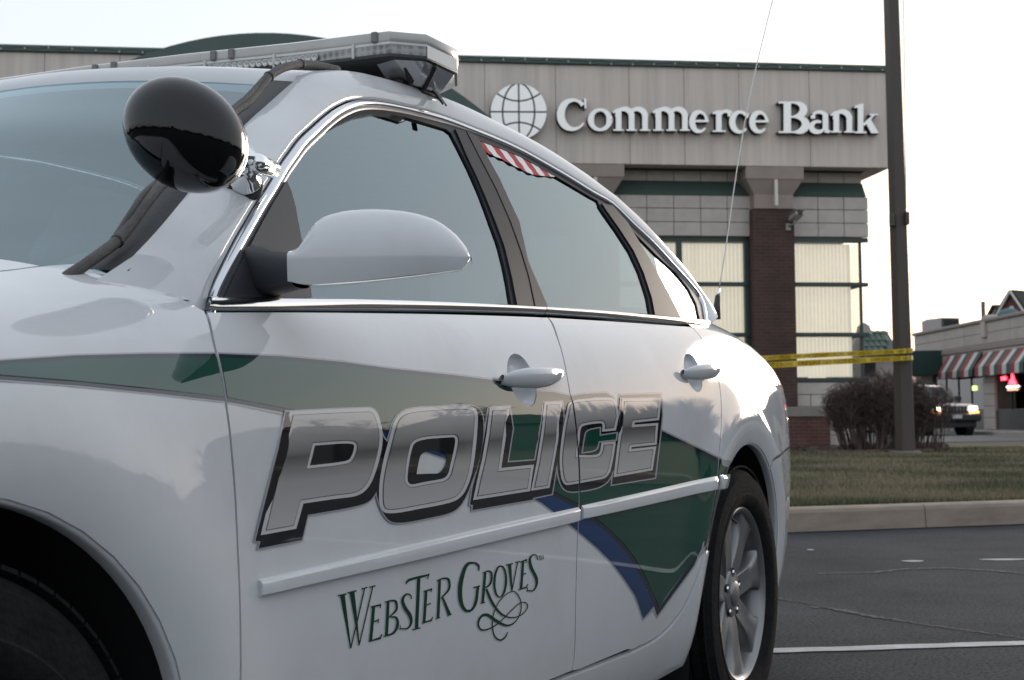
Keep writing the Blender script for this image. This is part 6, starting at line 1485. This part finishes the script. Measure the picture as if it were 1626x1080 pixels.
# ================================================================== surroundings that the car body mirrors: bare trees and houses round the lot
barkm = mat('winter_bark', (.035, .028, .024), .95)
def bare_tree(seed, H=11.):
    rs_ = random.Random(seed); tr = MB(); cr = MB()
    def grow(p_, d, l_, r_, lv):
        q = [p_+d*l_*.5+Vector((rs_.gauss(0, .05), rs_.gauss(0, .05), .02))*l_, None]; e = p_+d*l_
        (tr if lv < 2 else cr).tube([p_, q[0], e], [r_, r_*.85, r_*.68], 6 if lv < 2 else 3, False)
        if lv >= 5: return
        for k in range(3 if lv < 4 else 4):
            nd = (d+Vector((rs_.gauss(0, .55), rs_.gauss(0, .55), rs_.uniform(-.05, .45)))).normalized(); grow(p_+d*l_*rs_.uniform(.6, 1.0), nd, l_*rs_.uniform(.55, .82), r_*.58, lv+1)
    grow(Vector((0, 0, -.1)), Vector((0, 0, 1)), H*.26, H*.020, 0)
    return tr, cr
protos = []
for sd in (1, 2, 3):
    a, b = bare_tree(sd); root = empty('bare_tree'); a.build('trunk', barkm, root); b.build('crown', barkm, root); protos.append(root)
rs_ = random.Random(12); k = 0
spots = [(az+rs_.uniform(-3, 3), rs_.uniform(44, 62)) for az in range(40, 326, 9)]
for az, ds in spots:
    o = protos[k] if k < 3 else copy_tree(protos[k % 3]); s_ = rs_.uniform(.7, 1.15)
    o.location = (ds*math.sin(R(az)), ds*math.cos(R(az)), 0 if az > 60 else .18); o.rotation_euler = (0, 0, rs_.uniform(0, 6.28)); o.scale = (s_, s_, s_)
    tag(o, 'bare winter tree standing round the far side of the lot', 'tree', 'bare trees round the lot'); k += 1
# hedgerow of dense far shrubs along the lot edge
hg = MB(); rs2 = np.random.RandomState(4)
for az in np.arange(34, 332, .5):
    ds = 64+3*math.sin(az*.7); hh = 4.2+1.3*math.sin(az*.31)+.8*math.sin(az*1.7)+rs2.rand()*1.6
    c = (ds*math.sin(R(az)), ds*math.cos(R(az)))
    for j in range(26):
        a = rs2.rand()*6.28; r_ = .12+rs2.rand()*.30; c = (ds*math.sin(R(az+rs2.rand()*.5)), ds*math.cos(R(az+rs2.rand()*.5))); hg.add([(c[0]-r_, c[1]-r_*.6*math.cos(a), 0), (c[0]+r_, c[1]+r_*.6*math.sin(a), 0), (c[0]+rs2.randn()*.5, c[1]+rs2.randn()*.5, hh*(.6+.4*rs2.rand()))], [(0, 1, 2)])
tag(hg.build('distant_thicket', barkm), 'dark far line of leafless thicket round the lot', 'thicket', kind='stuff')
m_hw = mat('house_siding', (.20, .19, .18), .85)
for i, (az, ds, w_, h_, l_) in enumerate(((49, 58, 5., 4.6, 9), (57, 66, 6.5, 5.2, 10), (84, 60, 6, 5, 12))):
    x_, y_ = ds*math.sin(R(az)), ds*math.cos(R(az)); rt_ = empty('house', (x_, y_, 0), R(-az+20))
    tag(rt_, ['narrow gabled house mirrored in the rear door', 'wide gabled house mirrored beside the narrow one', 'long gabled house off to the right of the lot'][i], 'house')
    MB().prism([(-w_/2, 0), (w_/2, 0), (w_/2, h_*.62), (0, h_), (-w_/2, h_*.62)], -l_/2, l_/2).build('wall', m_hw, rt_)
    for sg in (-1, 1): MB().prism([(sg*w_*.54, h_*.58), (0, h_+.05), (0, h_+.25), (sg*w_*.56, h_*.62)], -l_/2-.3, l_/2+.3).build('roof', m_rf, rt_)
    MB().box(-.5, .5, -l_/2-.04, -l_/2+.02, 0, 2.1).build('door', m_drk, rt_)
